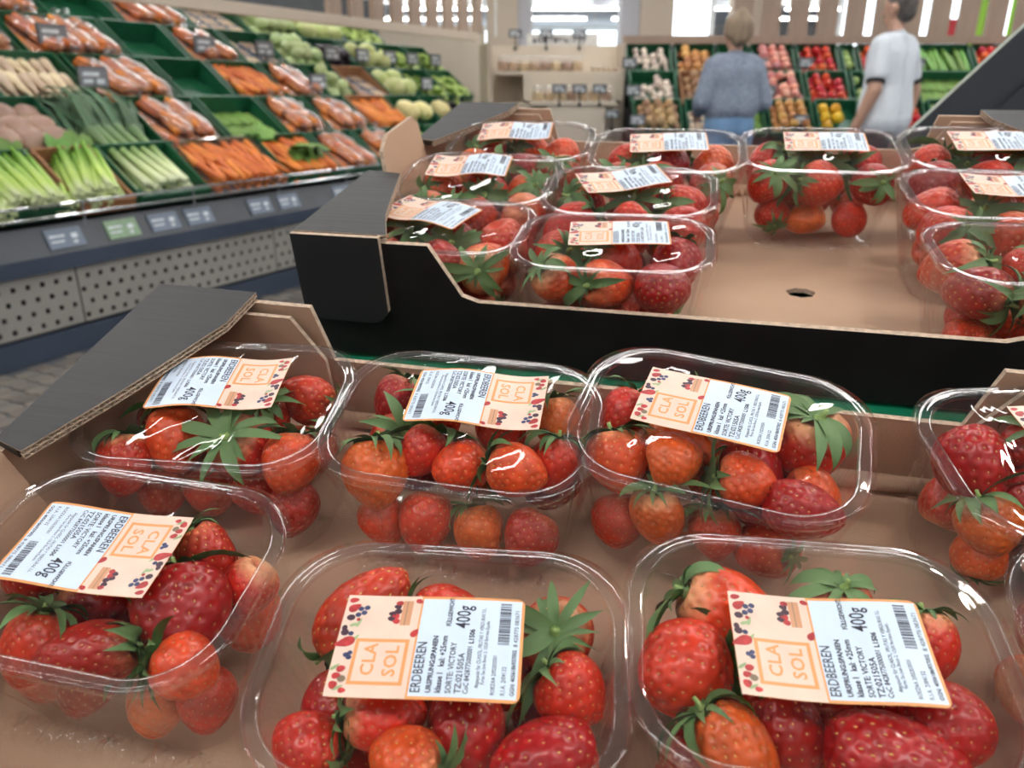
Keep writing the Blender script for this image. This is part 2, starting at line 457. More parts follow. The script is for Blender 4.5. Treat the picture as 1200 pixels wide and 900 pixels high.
def sepal(mb, ang, Ln, wd, curl, twist, rs, z0=.43):
    """one calyx leaf: pointed, folded along its midrib, arching away from the stem"""
    n = 8; d = Vector((math.cos(ang),math.sin(ang),0)); s = Vector((-d.y,d.x,0)); up = Vector((0,0,1))
    p = d*.04 + up*z0; a = rs.uniform(.25,.6); rows = []
    for i in range(n+1):
        t = i/n
        w = wd*(math.sin(math.pi*min(1,t*.86+.10))**.75)*(1-t**4) + .006
        if i == n: w = .004
        dirv = d*math.cos(a)+up*math.sin(a); nn = -d*math.sin(a)+up*math.cos(a)
        tw = s*math.cos(twist*t)+nn*math.sin(twist*t)
        rows.append([p - tw*w + nn*w*.35, p - nn*w*.05, p + tw*w + nn*w*.35])
        p = p + dirv*(Ln/n); a += curl/n
    b = len(mb.v)
    for r in rows: mb.v += [tuple(q) for q in r]
    for i in range(n):
        for k in range(2):
            mb.f.append((b+i*3+k, b+i*3+k+1, b+(i+1)*3+k+1, b+(i+1)*3+k)); mb.m.append(0)

CALYX = []
for q in range(5):
    rs = random.Random(50+q); n = (11,12,13,10,12)[q]
    core = MB(); core.lathe([(.015,.32),(.09,.40),(.10,.44),(.05,.47),(.035,.53),(.03,.53+.10*rs.random())], 10, RY(rs.uniform(-.15,.15)))
    seps, joined = [], MB()
    for k in range(n):
        pr = (2*math.pi*k/n+rs.uniform(-.16,.16), rs.uniform(.6,1.2), rs.uniform(.07,.12), rs.choice([-2.3,-1.8,-1.4,-1.0])+rs.uniform(-.3,.3) , rs.uniform(-.9,.9))
        one = MB(); st_ = rs.getstate(); sepal(one, *pr, rs); rs.setstate(st_); sepal(joined, *pr, rs)
        seps.append(one.mesh('sepal', M['sepal'], True))
    CALYX.append((core.mesh('calyx', M['stem'], True), seps, None))
    jm = MB(); jm.v = list(joined.v); jm.f = list(joined.f); jm.m = [0]*len(joined.f)
    cb = len(jm.v); jm.lathe([(.015,.32),(.09,.40),(.10,.44),(.05,.47),(.035,.55)], 8, None, 1)
    CALYX[-1] = (CALYX[-1][0], seps, jm.mesh('calyx', [M['sepal'],M['stem']], True))

def tone_col(t, rs):
    if t < .22: c = (.68,.085,.014)
    elif t < .5: c = (.58,.030,.010)
    else: c = (.37,.010,.008)
    j = rs.uniform(.9,1.12)
    return (c[0]*j, c[1]*rs.uniform(.7,1.4), c[2], rs.choice([0,.1,.25,.5,.9]) if t < .55 else rs.choice([0,0,.2]))

def place_berry(Mc, b, where, detail, rs, group):
    x,y,z,Ln,W,ax,ay,az,tone,cal = b
    A = Vector((ax,ay,az)).normalized()
    q = A.to_track_quat('-Z','Y').to_matrix().to_4x4()
    k = rs.randrange(6)
    Ml = T(x/1000,y/1000,z/1000) @ q @ RZ(rs.uniform(0,6.28)) @ Matrix.Diagonal((W/1000,W/1000,Ln/1250,1))
    body, seeds = BERRY[k]
    tn = 'orange-red' if tone < .22 else ('bright red' if tone < .5 else 'dark red')
    o = thing('strawberry', f'{tn} strawberry {"with leafy green cap" if cal else "showing no leaves"} in {where}', 'strawberry', Mc @ Ml, group, body)
    o.color = tone_col(tone, rs)
    link('seeds', seeds, o)['kind'] = 'stuff'
    if cal:
        core, seps, jm = CALYX[rs.randrange(5)]
        def fits(v, k):
            p = Ml @ (Vector((0,0,.43)) + (Vector(v)-Vector((0,0,.43)))*k); f = .84+.16*p.z/.080
            return abs(p.x) < .0660*f and abs(p.y) < .0475*f and .0015 < p.z < .0788
        if detail:
            c = link('calyx', core, o)
            for s in seps:                             # leaves the tub or film would stop are pressed shorter
                for k2 in (1, .75, .5, .3):
                    if fits(s.vertices[25].co, k2) and fits(s.vertices[13].co, k2):
                        link('sepal', s, c, T(0,0,.43*(1-k2)) @ Matrix.Scale(k2,4)); break
        else:
            k2 = next((k for k in (1,.8,.6,.45,.3) if all(fits(s.vertices[25].co,k) and fits(s.vertices[13].co,k) for s in seps)), .22)
            link('calyx', jm, o, T(0,0,.43*(1-k2)) @ Matrix.Scale(k2,4))
    return o

def relax(bs, it=80, hz=.058):
    """push overlapping berries apart inside the tub, so none sinks into another or through the wall"""
    P = np.array([[b[0],b[1],b[2]] for b in bs], float); A = np.array([[b[5],b[6],b[7]] for b in bs], float)
    A /= np.linalg.norm(A,axis=1)[:,None]
    Ln = np.array([b[3] for b in bs], float); W = np.array([b[4] for b in bs], float)
    off = np.maximum(Ln-W,0)*.42; r = W*.435
    for _ in range(it):
        D = np.zeros_like(P)
        for i in range(len(P)):
            for j in range(i):
                for si in (-1,1):
                    for sj in (-1,1):
                        v = (P[i]+A[i]*off[i]*si)-(P[j]+A[j]*off[j]*sj); d = np.linalg.norm(v)+1e-6; g = r[i]+r[j]-d
                        if g > 0:
                            v = v/d*g*.16; D[i] += v; D[j] -= v
        P += D
        for i in range(len(P)):
            ex = abs(A[i])*off[i]+r[i]; f = .84+.16*P[i][2]/80
            lx, ly = max(2,65.5*f-ex[0]), max(2,46.5*f-ex[1])
            P[i][0] = np.clip(P[i][0],-lx,lx); P[i][1] = np.clip(P[i][1],-ly,ly); P[i][2] = np.clip(P[i][2],ex[2]+1.5,max(ex[2]+1.6,78-ex[2]))
    return [(P[i][0],P[i][1],P[i][2])+tuple(b[3:]) for i,b in enumerate(bs)]

# ------------------------------------------------------------------ punnets: tub, rim, film, printed label
def rrect(hx, hy, r, nc=12, ns=14):
    pts = []
    for cx,cy,a0 in ((hx-r,hy-r,0),(-hx+r,hy-r,90),(-hx+r,-hy+r,180),(hx-r,-hy+r,270)):
        for i in range(nc): a = R(a0+90*i/nc); pts.append((cx+r*math.cos(a), cy+r*math.sin(a)))
        e = (cx+r*math.cos(R(a0+90)), cy+r*math.sin(R(a0+90)))
        nx = {0:(-hx+r,hy),90:(-hx,-hy+r),180:(hx-r,-hy),270:(hx,hy-r)}[a0]
        for i in range(ns): t = i/ns; pts.append((e[0]+(nx[0]-e[0])*t, e[1]+(nx[1]-e[1])*t))
    return pts
HR = .080
def tub_mesh():
    mb = MB(); rg = []
    lv = [(.052,.034,.020,.0012),(.0545,.0365,.022,.0),(.0562,.0382,.023,.003),(.0575,.0395,.0245,.014),(.0600,.0420,.0265,.036),(.0625,.0445,.0285,.058),(.0645,.0465,.030,.072),(.0650,.0470,.030,.0785)]
    for k,(hx,hy,r,z) in enumerate(lv):
        p = rrect(hx,hy,r,10,36); ring = []
        for i,(x,y) in enumerate(p):
            w = .0007 if (k in (3,4,5) and (i//3) % 2) else 0
            l = math.hypot(x,y); ring.append((x-x/l*w, y-y/l*w, z))
        rg.append(ring)
    mb.rings(rg, 0, True)
    # moulded cross ribs on the bottom
    return mb.mesh('tub', M['tub'], True)
def rim_mesh():
    mb = MB(); rg = []
    for o,z in ((0,.0655),(.0002,.0672),(.0012,.0684),(.0030,.0682),(.0048,.0676),(.0060,.0682),(.0066,.0672),(.0066,.0640),(.0060,.0625)):
        rg.append([(x,y,z+.012) for x,y in rrect(.0649+o,.0469+o,.030+o,16,10)])
    mb.rings(rg, 0)
    return mb.mesh('rim', M['rim'], True)
def film_h(x, y, k): return .0011*math.sin(70*x+1.3*k)*math.cos(95*y+k) + .0006*math.sin(170*x-120*y+2.1*k)
def film_mesh(k):
    rs = random.Random(90+k); mb = MB(); rg = []
    n = len(rrect(.06,.04,.02,16,28))
    for s in [.03]+[i/16 for i in range(1,17)]:
        p = rrect(.0690*s,.0510*s,.0335*s,16,28)
        rg.append([(x,y,.0808+film_h(x,y,k)*(1-s**3)) for x,y in p])
    ph = [rs.uniform(0,6.28) for _ in range(6)]
    for j,z in enumerate((.0796,.0780,.071,.060,.048,.035,.022,.010,.0015)):
        u = (.0796-z)/.078; base = rrect(.0724-.0165*u,.0534-.0165*u,.0345-.010*u,16,28); ring = []
        for i,(x,y) in enumerate(base):
            a = 2*math.pi*i/n
            w = u*(.0007*math.sin(34*a+ph[0]+3*u)+.0006*math.sin(57*a+ph[1])+.0010*max(0,math.sin(9*a+ph[2]+2*u))*math.sin(80*a))
            l = math.hypot(x,y); ring.append((x+x/l*(w+.0012), y+y/l*(w+.0012), z))
        rg.append(ring)
    mb.rings(rg, 0, True)
    return mb.mesh('film', M['film'], True)
TUB, RIM = tub_mesh(), rim_mesh()
FILM = [film_mesh(k) for k in range(5)]

def text_geo(body, size, bold=0, shear=0, sx=1.0, spacing=1.0):
    cu = bpy.data.curves.new('txt','FONT'); cu.body = body; cu.size = size; cu.resolution_u = 2; cu.offset = bold; cu.shear = shear; cu.space_character = spacing
    ob = bpy.data.objects.new('txt', cu); COL.objects.link(ob)
    me = bpy.data.meshes.new_from_object(ob.evaluated_get(bpy.context.evaluated_depsgraph_get()))
    v = [(p.co.x*sx, p.co.y) for p in me.vertices]; f = [tuple(p.vertices) for p in me.polygons]
    bpy.data.objects.remove(ob); bpy.data.curves.remove(cu); bpy.data.meshes.remove(me)
    return v, f

LW, LH = 72.0, 44.0                                    # label in mm
def label_art():
    """flat print in mm: list of (verts2d, faces, material slot, lift)"""
    art = []
    def rect(x0,y0,x1,y1,mi,lift,st=2.0):
        nx, ny = max(1,int((x1-x0)/st)), max(1,int((y1-y0)/st))
        v = [(x0+(x1-x0)*i/nx, y0+(y1-y0)*j/ny) for j in range(ny+1) for i in range(nx+1)]
        f = [(j*(nx+1)+i, j*(nx+1)+i+1, (j+1)*(nx+1)+i+1, (j+1)*(nx+1)+i) for j in range(ny) for i in range(nx)]
        art.append((v,f,mi,lift))
    def blob(cx,cy,rx,ry,mi,lift,rot=0,tip=0):
        n = 14; v = [(cx,cy)]
        for i in range(n):
            a = 2*math.pi*i/n; rr = 1+tip*max(0,math.cos(a))**3
            x, y = rx*rr*math.cos(a), ry*math.sin(a)*(1-.25*tip*math.cos(a)); v.append((cx+x*math.cos(rot)-y*math.sin(rot), cy+x*math.sin(rot)+y*math.cos(rot)))
        art.append((v,[(0,1+i,1+(i+1)%n) for i in range(n)],mi,lift))
    def text(s,x,y,size,mi,bold=0,sx=1.0,spacing=1.0):
        v,f = text_geo(s,size,bold,0,sx,spacing)
        art.append(([(x-b, y+a) for a,b in v], f, mi, .17))      # reads bottom to top
    # two panels over the orange sheet
    rect(-35.9,-21.9,-5.6,21.9,1,.06); rect(-4.8,-20.8,34.8,20.8,2,.06)
    # logo frame and word
    for a in ((-28.5,-17.0,-7.6,-15.6),(-28.5,.6,-7.6,2.0),(-28.5,-15.6,-27.1,.6),(-9.0,-15.6,-7.6,.6)): rect(*a,0,.12)
    text('CLA',-19.6,-13.4,6.9,0,.16,1.0,1.06); text('SOL',-11.2,-13.6,6.9,0,.16,1.0,1.06)
    # printed fruit along the edge
    for x,y,rx,ry,mi,rot,tip in ((-33.4,-17.5,1.4,1.7,4,.5,.4),(-33.0,-13.8,1.5,1.3,4,.2,.3),(-29.6,-19.4,1.3,1.1,4,.0,.3),(-30.6,-14.9,1.6,1.4,9,.0,0),(-31.8,-11.0,1.6,1.4,4,.3,.2),
            (-29.8,-6.2,1.1,1.0,5,0,0),(-31.2,-5.2,1.1,1.0,5,0,0),(-29.7,-4.3,1.0,.9,5,0,0),(-32.0,.4,3.2,2.1,4,3.5,.6),(-34.6,-.6,1.3,1.2,4,0,.2),(-33.7,4.4,1.6,1.5,7,0,0),(-31.2,4.0,1.1,1.0,5,0,0),(-34.2,6.4,1.1,1.3,7,0,0),
            (-32.8,11.2,1.7,1.4,7,0,0),(-30.2,12.6,1.2,1.1,5,0,0),(-28.0,13.6,1.2,1.1,5,0,0),(-29.6,15.4,1.2,1.1,5,0,0),(-27.2,16.0,1.2,1.1,5,0,0),(-32.6,15.6,2.2,1.8,4,.6,.5),(-33.4,19.4,1.7,1.2,4,.2,.3),(-29.6,10.4,.8,.8,4,0,0),
            (-6.4,4.6,1.7,1.4,4,1.0,.4),(-6.6,19.6,1.4,1.1,4,-.4,.3)): blob(x,y,rx,ry,mi,.13,rot,tip)
    for x,y,rot in ((-29.3,1.8,.9),(-31.0,8.0,.4),(-29.2,8.6,1.2),(-34.4,-10.6,.7),(-31.6,-18.6,.5)): blob(x,y,1.7,.7,6,.11,rot,.5)
    # small printed fruit box
    rect(-12.9,8.2,-8.8,19.6,8,.12); rect(-11.2,8.2,-10.9,19.6,9,.15)
    for x,y in ((-14.3,10),(-14.8,12.3),(-14.2,14.6),(-14.7,16.8),(-14.2,18.4),(-16.3,13.4),(-16.4,11.2)): blob(x,y,1.35,1.25,4 if int(y*7)%3 else 7,.13,3.0,.3)
    # data text
    text('ERDBEEREN',-.6,-19.6,5.3,3,.05,.74); text('URSPRUNG:SPANIEN',3.4,-19.4,2.7,3,.09,.93)
    text('klasse I   kal: +25mm',7.0,-19.4,3.2,3,.07,.86); text('SORTE: VICTORY',10.8,-19.4,3.1,3,.05,.86)
    text('TZ:021505A',14.3,-19.4,3.3,3,.05,.95); text('CoC 8428775000001',17.0,-19.4,2.7,3,.03,.82); text('L1506',17.2,.8,2.7,3,.08,.95)
    text('Abgepackt für CLASOL, FRUTAS Y VERDURAS S.L.',20.6,-17.0,2.1,3,.0,.76); text('Partes San Juan Bosco 2, 12530 Burriana España',22.6,-15.6,1.9,3,.0,.72)
    text('FÜLLGEWICHT:',7.6,8.2,2.5,3,.07,.78); text('400g',14.8,7.4,8.0,3,.08,.68)
    text('ROEZAA 2/02203501',26.6,-19.4,2.2,3,.0,.8); text('R.I.A. 2/04132',30.4,-19.4,2.4,3,.0,.82); text('GGN: 4056186937002',33.8,-19.4,2.3,3,.04,.86)
    text('8 428775 083671',34.0,.2,2.3,3,.0,1.02)
    rs = random.Random(4); y = 1.0
    while y < 19.6:
        w = rs.choice([.22,.22,.45,.45,.7]); rect(26.4,y,30.8,y+w,3,.14,2.2); y += w+rs.choice([.2,.3,.5])
    return art
ART = label_art()
def label_h(x, y, k):
    """gentle waves of the paper, mm"""
    if k == 0: return .5*math.sin(x*.07+.5)+.3*math.cos(y*.09)
    if k == 1: return 1.5*math.sin(x*.105+.4)+.3*math.cos(y*.12)
    if k == 2: return 1.1*math.sin(x*.085-.9)-.35*math.cos(y*.1+.5)
    return .9*math.cos(x*.11+1.)+.4*math.sin(y*.1)
LABELM = []
for k in range(4):
    mb = MB(); rg = []
    for s in [.02]+[i/22 for i in range(1,23)]:
        rg.append([(x/1000,y/1000,(label_h(x,y,k))/1000) for x,y in rrect(LW/2*s,LH/2*s,3.0*s,5,18)])
    mb.rings(rg,0,True)
    # a second sheet under it gives the paper its thickness
    rg2 = [[(x,y,z-.00015) for x,y,z in r] for r in (rg[-1], rg[-1])]
    mb.rings([rg[-1],[(x,y,z-.00018) for x,y,z in rg[-1]]],0)
    base = mb.mesh('label', M['orange'], True)
    pm = MB()
    for v,f,mi,lift in ART:
        pm.add([(x/1000,y/1000,(label_h(x,y,k)+lift)/1000) for x,y in v], f, mi)
    prt = pm.mesh('label_print', [M['orange'],M['peach'],M['pale'],M['ink'],M['pred'],M['pblue'],M['pgreen'],M['pdark'],M['pwood'],M['pbrown']], False)
    LABELM.append((base, prt))

BERRIES = {
    'E': [(-44,26,46,47,30,0.64,0.46,0.61,0.35,1), (1,27,42,35,27,0.99,-0.01,-0.17,0.30,1), (41,26,42,31,29,-0.00,0.45,-0.89,0.30,1), (47,5,46,27,24,0.79,-0.45,-0.41,0.25,1), (45,-20,46,38,27,-0.95,-0.32,0.04,0.75,0), (7,-14,40,34,29,-0.10,-0.86,-0.50,0.80,0), (-9,-28,46,26,24,-0.92,0.38,0.07,0.20,1), (-26,-17,46,30,24,0.96,0.18,-0.21,0.35,1), (-46,-26,42,26,24,-0.88,0.36,0.30,0.30,1), (-45,3,38,29,25,-0.47,-0.29,-0.83,0.50,0), (13,24,32,33,29,0.53,-0.49,-0.69,0.60,0)],
    'F': [(-34,25,48,45,31,0.93,-0.21,-0.30,0.10,1), (-42,1,46,36,33,-0.82,-0.54,0.17,0.30,1), (-34,-28,48,35,25,0.69,-0.52,-0.50,0.15,1), (-10,-18,40,32,29,0.55,-0.71,-0.44,0.75,0), (22,-26,48,46,28,0.99,-0.11,-0.06,0.80,0), (44,-11,44,29,29,-0.66,-0.75,0.00,0.70,0), (47,14,48,28,24,-0.01,-0.76,-0.65,0.25,1), (15,28,44,33,24,0.13,-0.13,-0.98,0.40,1), (-33,-4,30,31,28,-0.12,-0.64,-0.76,0.70,0), (45,2,38,28,24,-0.45,-0.61,-0.66,0.50,0), (11,19,32,34,29,0.54,-0.48,-0.69,0.60,0)],
    'D': [(-47,24,48,27,24,-0.31,-0.89,-0.33,0.35,1), (-39,29,48,26,24,-0.94,-0.14,0.30,0.30,1), (-44,-15,46,31,29,0.34,-0.67,-0.66,0.10,1), (-23,7,40,38,30,0.96,-0.22,-0.18,0.20,0), (21,13,40,46,34,0.41,-0.63,-0.65,0.70,0), (40,21,44,38,37,-0.07,-0.10,-0.99,0.45,1), (42,-16,46,36,24,0.97,0.14,-0.18,0.85,0), (18,-11,46,26,24,0.99,0.13,-0.06,0.10,1), (-22,-17,46,26,24,0.88,0.38,0.27,0.15,0), (-21,-27,34,30,24,0.24,-0.24,-0.94,0.15,1), (-41,-25,20,27,26,0.21,-0.59,-0.78,0.40,0), (5,29,46,31,24,-0.88,-0.47,-0.10,0.30,1), (46,-2,42,26,24,0.94,0.14,-0.30,0.15,0), (8,-21,24,26,24,0.21,-0.59,-0.78,0.30,1)],
    'C': [(-47,29,46,29,24,-0.20,-0.77,-0.60,0.50,1), (-24,28,40,26,24,0.10,-0.62,-0.78,0.30,1), (46,28,48,30,25,0.22,-0.72,-0.66,0.10,1), (-21,-5,46,27,24,-0.31,-0.86,-0.40,0.25,1), (-44,-21,44,35,30,0.22,-0.72,-0.66,0.12,1), (-45,18,42,29,26,-0.58,0.22,-0.78,0.40,1), (2,-10,44,28,26,-0.83,-0.55,0.12,0.20,0), (33,-11,48,30,25,0.99,-0.16,-0.06,0.20,1), (46,-3,46,28,25,-0.07,-0.64,-0.76,0.40,1), (-20,-24,22,31,28,-0.04,-0.77,-0.64,0.25,0), (11,-25,20,28,26,0.30,-0.70,-0.65,0.20,1), (41,-24,20,29,26,-0.36,-0.76,-0.54,0.60,0), (-42,-26,20,27,24,0.58,-0.43,-0.69,0.35,0), (13,27,38,31,26,0.58,-0.43,-0.69,0.40,0)],
    'B': [(-45,-22,44,32,27,0.07,-0.75,-0.66,0.30,1), (-24,-7,44,35,27,0.24,-0.72,-0.65,0.10,1), (-12,-2,38,29,26,0.95,-0.10,-0.30,0.30,0), (8,-9,44,34,31,0.17,0.43,-0.89,0.30,1), (44,-17,44,31,28,-0.01,-0.81,-0.59,0.10,1), (39,28,46,32,25,-0.95,0.10,0.30,0.45,1), (16,16,44,30,25,-0.17,0.18,-0.97,0.30,1), (-46,9,42,26,24,0.05,-0.62,-0.78,0.50,0), (41,-24,22,30,27,-0.13,-0.64,-0.76,0.60,0), (-15,-11,22,29,27,0.05,-0.62,-0.78,0.35,0), (-42,-16,22,29,24,0.05,-0.62,-0.78,0.30,0), (13,-11,22,29,26,0.38,-0.55,-0.74,0.30,1)],
    'A': [(31,3,46,40,36,0.40,-0.76,-0.50,0.60,1), (22,28,44,33,24,0.54,-0.29,-0.79,0.40,1), (45,20,38,26,24,-0.39,-0.64,-0.66,0.35,0), (6,-29,46,40,24,-0.92,-0.39,-0.05,0.60,1), (43,-24,46,26,24,0.97,-0.14,-0.19,0.15,1), (-25,-28,44,31,24,-0.03,-0.77,-0.64,0.45,1), (-46,8,42,29,24,-0.88,-0.42,-0.23,0.50,1), (-45,27,40,37,26,0.98,0.11,-0.17,0.50,0), (43,-22,22,26,24,0.11,-0.62,-0.78,0.40,0), (21,-26,18,26,24,0.14,-0.74,-0.66,0.15,0), (-14,-26,22,29,24,-0.39,-0.64,-0.66,0.50,1), (-31,4,34,32,26,0.58,-0.42,-0.69,0.50,0)],
    'G': [(-38,20,46,38,34,0.13,-0.92,-0.36,0.70,0), (-40,-8,34,27,26,0.31,-0.72,-0.62,0.15,1), (-21,2,40,29,25,-0.53,-0.54,-0.66,0.60,0), (-4,29,46,27,24,-0.17,0.03,-0.99,0.35,1), (15,29,46,28,24,-0.20,-0.61,-0.76,0.20,1), (-39,-12,20,26,24,0.20,0.61,0.76,0.20,1), (11,27,30,28,24,-0.20,-0.61,-0.76,0.50,0)],
    'H': [(-44,22,46,38,29,.2,-.8,-.4,.55,0), (-40,-16,44,34,27,.3,-.8,-.3,.4,1), (-10,24,46,36,28,.6,-.4,-.5,.3,1), (-8,-14,46,38,28,.8,-.2,-.4,.5,0), (28,20,46,36,28,-.6,-.4,-.4,.3,1), (30,-18,44,36,28,-.6,.4,-.4,.6,1)],
}
# name: frame, u, v, yaw, tilt, lift, label(x,y,yaw,wave), words for the punnet, short words for its berries
PUN = {
 'E': (NEAR,-.036,.164,-5.7,0,0,(-.005,.002,2,0),'punnet with a big pointed berry beside its flat label','the punnet with the big pointed berry'),
 'D': (NEAR, .094,.286,-21.0,1,.006,(-.005,.008,-2,0),'punnet lying skewed against the raised black tray front','the skewed punnet'),
 'C': (NEAR,-.035,.303,-11.9,0,0,(.005,.013,183,1),'punnet between the flap-covered punnet and the skewed one','the punnet between the flap-covered and skewed ones'),
 'F': (NEAR, .107,.164,-7.5,0,0,(.004,-.001,2,2),'punnet of large berries in front of the skewed punnet','the punnet before the skewed one'),
 'A': (NEAR,-.185,.212,-12.7,0,0,(-.008,.004,183,2),'punnet with crinkled film bunched below, in front of the flap-covered one','the crinkled-film punnet'),
 'B': (NEAR,-.171,.323,-6.8,0,0,(-.002,.011,184,1),'punnet half under the black corner flap of the lower tray','the punnet under the corner flap'),
 'G': (NEAR, .266,.263,.4,0,0,(.012,.012,0,0),'punnet by the brown corner sheet with one big glossy dark berry','the punnet by the brown corner sheet'),
 'H': (NEAR, .256,.153,-9,0,.002,(.004,.0,2,0),'punnet against the end wall beside the large-berry punnet','the punnet at the end wall'),
 'U7': (UPPR,.275,.713,-12,6,0,(.004,.010,-1,0),'lone punnet standing on the bare floor of the raised tray','the lone punnet on bare cardboard'),
 'U2': (UPPR,.063,.519,-12.5,0,0,(.004,.007,6,0),'punnet against the low front wall of the raised tray','the punnet at the low front wall'),
 'U10':(UPPR,.343,.469,-11.4,0,0,(.034,.010,0,0),'front punnet of the three beside the bare tray floor','the front punnet beside the bare floor'),
 'U6': (UPPR,.138,.732,-13.4,6,.0,(.001,.010,6,0),'punnet in the back row beside the lone punnet','the back row punnet beside the lone one'),
 'U9': (UPPR,.373,.582,-10.7,2,0,(.010,.008,0,2),'middle punnet of the three beside the bare tray floor','the middle punnet beside the bare floor'),
 'U8': (UPPR,.417,.693,-12.1,6,0,(.006,.010,0,0),'back punnet of the three beside the bare tray floor','the back punnet beside the bare floor'),
 'U1': (UPPR,-.065,.566,-14.3,1,0,(-.013,.016,-16,1),'punnet behind the cut-out front corner of the raised tray','the punnet at the cut-out corner'),
 'U3': (UPPR,-.037,.668,-13.5,6,.002,(-.012,.018,4,1),'punnet by the upright end panel of the raised tray','the punnet by the end panel'),
 'U5': (UPPR,.001,.771,-12.1,5,.004,(-.008,.016,4,3),'punnet under the rear corner flap of the raised tray','the punnet under the rear flap'),
 'U4': (UPPR,.088,.622,-11.7,3,.001,(-.006,.014,22,2),'middle punnet behind the one at the low front wall','the middle punnet of the raised tray'),
}
def auto_berries(key, rs):
    out = []
    for i in range(3):
        for j in range(2):
            t = rs.choice([.1,.3,.3,.4,.7]); cap = rs.random() < .72
            ax = (rs.uniform(-.8,.8), rs.uniform(.1,1), rs.uniform(-.9,-.1)) if cap and rs.random() < .65 else (rs.uniform(-1,1), rs.uniform(-1,.6), rs.uniform(-.9,.1))
            out.append((-42+42*i+rs.uniform(-5,5), -22+43*j+rs.uniform(-5,5), 57, rs.uniform(40,50), rs.uniform(34,40)) + ax + (t, 1 if cap else 0))
    return out
for n_, (key, (F, u, v, yaw, tilt, lift, lb, words, short)) in enumerate(PUN.items()):
    rs = random.Random(300+n_)
    Mc = F @ T(u,v,lift+.0008) @ RZ(R(yaw)) @ T(0,-.035,0) @ RX(R(tilt)) @ T(0,.035,0)
    p = thing('strawberry_punnet', 'clear film-wrapped ' + words, 'punnet', Mc, 'strawberry punnets')
    link('tub', TUB, p); link('rim', RIM, p); link('film', FILM[n_ % 5], p)
    base, prt = LABELM[lb[3]]
    l = link('label', base, p, T(lb[0],lb[1],.0838) @ RZ(R(lb[2])))
    l['label'] = 'peach and pale blue printed product label'
    link('label_print', prt, l)
    near = key in BERRIES
    if key in ('A','U7','C'):                        # film gathered and crumpled under the front edge
        rc = random.Random(n_); gm = MB(); cols_ = 60; rows_ = 7; gv = []
        for j in range(rows_):
            for i in range(cols_+1):
                x = -.052+.104*i/cols_; amp = (.0015+.0035*math.sin(math.pi*j/(rows_-1)))
                gv.append((x+rc.uniform(-.0012,.0012), -.0385-.0022*j+rc.uniform(-1,1)*amp, .0015+.0045*math.sin(math.pi*j/(rows_-1)) + rc.uniform(0,1)*amp + .001))
        gm.add(gv, [(j*(cols_+1)+i, j*(cols_+1)+i+1, (j+1)*(cols_+1)+i+1, (j+1)*(cols_+1)+i) for j in range(rows_-1) for i in range(cols_)])
        gm.build('film_gather', M['film'], p, True)
    bs = [b[:2]+(b[2]+(12 if b[2] > 28 else 4),b[3]*1.12,b[4]*1.13)+b[5:] for b in BERRIES[key]] if near else auto_berries(key, rs)
    low = 0
    nl = [(-38,-22),(0,-23),(38,-22),(-38,20),(0,20),(38,20)] if near else [(-36,-20),(0,-21),(36,-20),(-30,18),(4,18),(34,18)]
    for x,y in nl:
        if any(abs(b[0]-x) < 20 and abs(b[1]-y) < 16 and b[2] < 34 for b in bs): continue
        bs.append((x+rs.uniform(-4,4), y+rs.uniform(-3,3), 22, rs.uniform(32,40), rs.uniform(29,34), rs.uniform(-1,1), rs.uniform(-1,1), rs.uniform(-.6,.6), rs.choice([.15,.3,.4,.6]), rs.choice([0,0,1])))
    bs = relax(bs)
    for b in bs:
        place_berry(Mc, b, short, b[2] > 34, rs, 'strawberries in ' + short)

# ------------------------------------------------------------------ the shop: floor, ceiling, walls, pillars, windows
def structure(name, mb, mats, parent=None, smooth=False):
    o = mb.build(name, mats, parent, smooth)
    if parent is None: o['kind'] = 'structure'
    return o
M['floor'] = mat('floor_joint', (.10,.11,.13), .6, var=.2, scale=3)
M['tile'] = mat('cobble_tile', (.22,.18,.145), .45, c2=(.14,.135,.135), scale=7, rnd=.25, bump=.2, bscale=60)
M['ceil'] = mat('white_ceiling', (.80,.83,.86), .7, var=.03, scale=1)
M['wallw'] = mat('shop_wall', (.72,.72,.70), .7, var=.04, scale=1)
M['beige'] = mat('beige_panel', (.74,.65,.53), .6, var=.04, scale=2)
M['pillar'] = mat('beige_pillar', (.60,.50,.40), .6, var=.04, scale=2)
M['grey_and_lit'] = mat('grey_pillar_and_lit_side', (.52,.52,.56), .5, var=.04, scale=2)  # a grey pillar, and the lit side of a beige one
M['slat'] = mat('wooden_slat', (.40,.29,.22), .55, c2=(.34,.245,.185), scale=6, stretch=(6,6,.5))
M['strip'] = emit('strip_light_diffuser', (1,.985,.96), LIGHT_STRIP)
M['housing'] = mat('lamp_housing', (.75,.75,.75), .4)
M['sky'] = emit('daylight_pane', (.86,.94,1.0), 2.2)
structure('floor', MB().box((-14,-6,-.10),(18,30,-.004)), M['floor'])
FLOOR = bpy.data.objects['floor']
structure('ceiling', MB().box((-14,-6,3.40),(18,30,3.5)), M['ceil'])
structure('wall_left', MB().box((-14.1,-6,0),(-14,30,3.5)), M['wallw'])
structure('wall_right', MB().box((18,-6,0),(18.1,30,3.5)), M['wallw'])
structure('wall_back', MB().box((-14,30,0),(18,30.1,3.5)), M['wallw'])
structure('wall_front', MB().box((-14,-6.1,0),(18,-6,3.5)), M['wallw'])
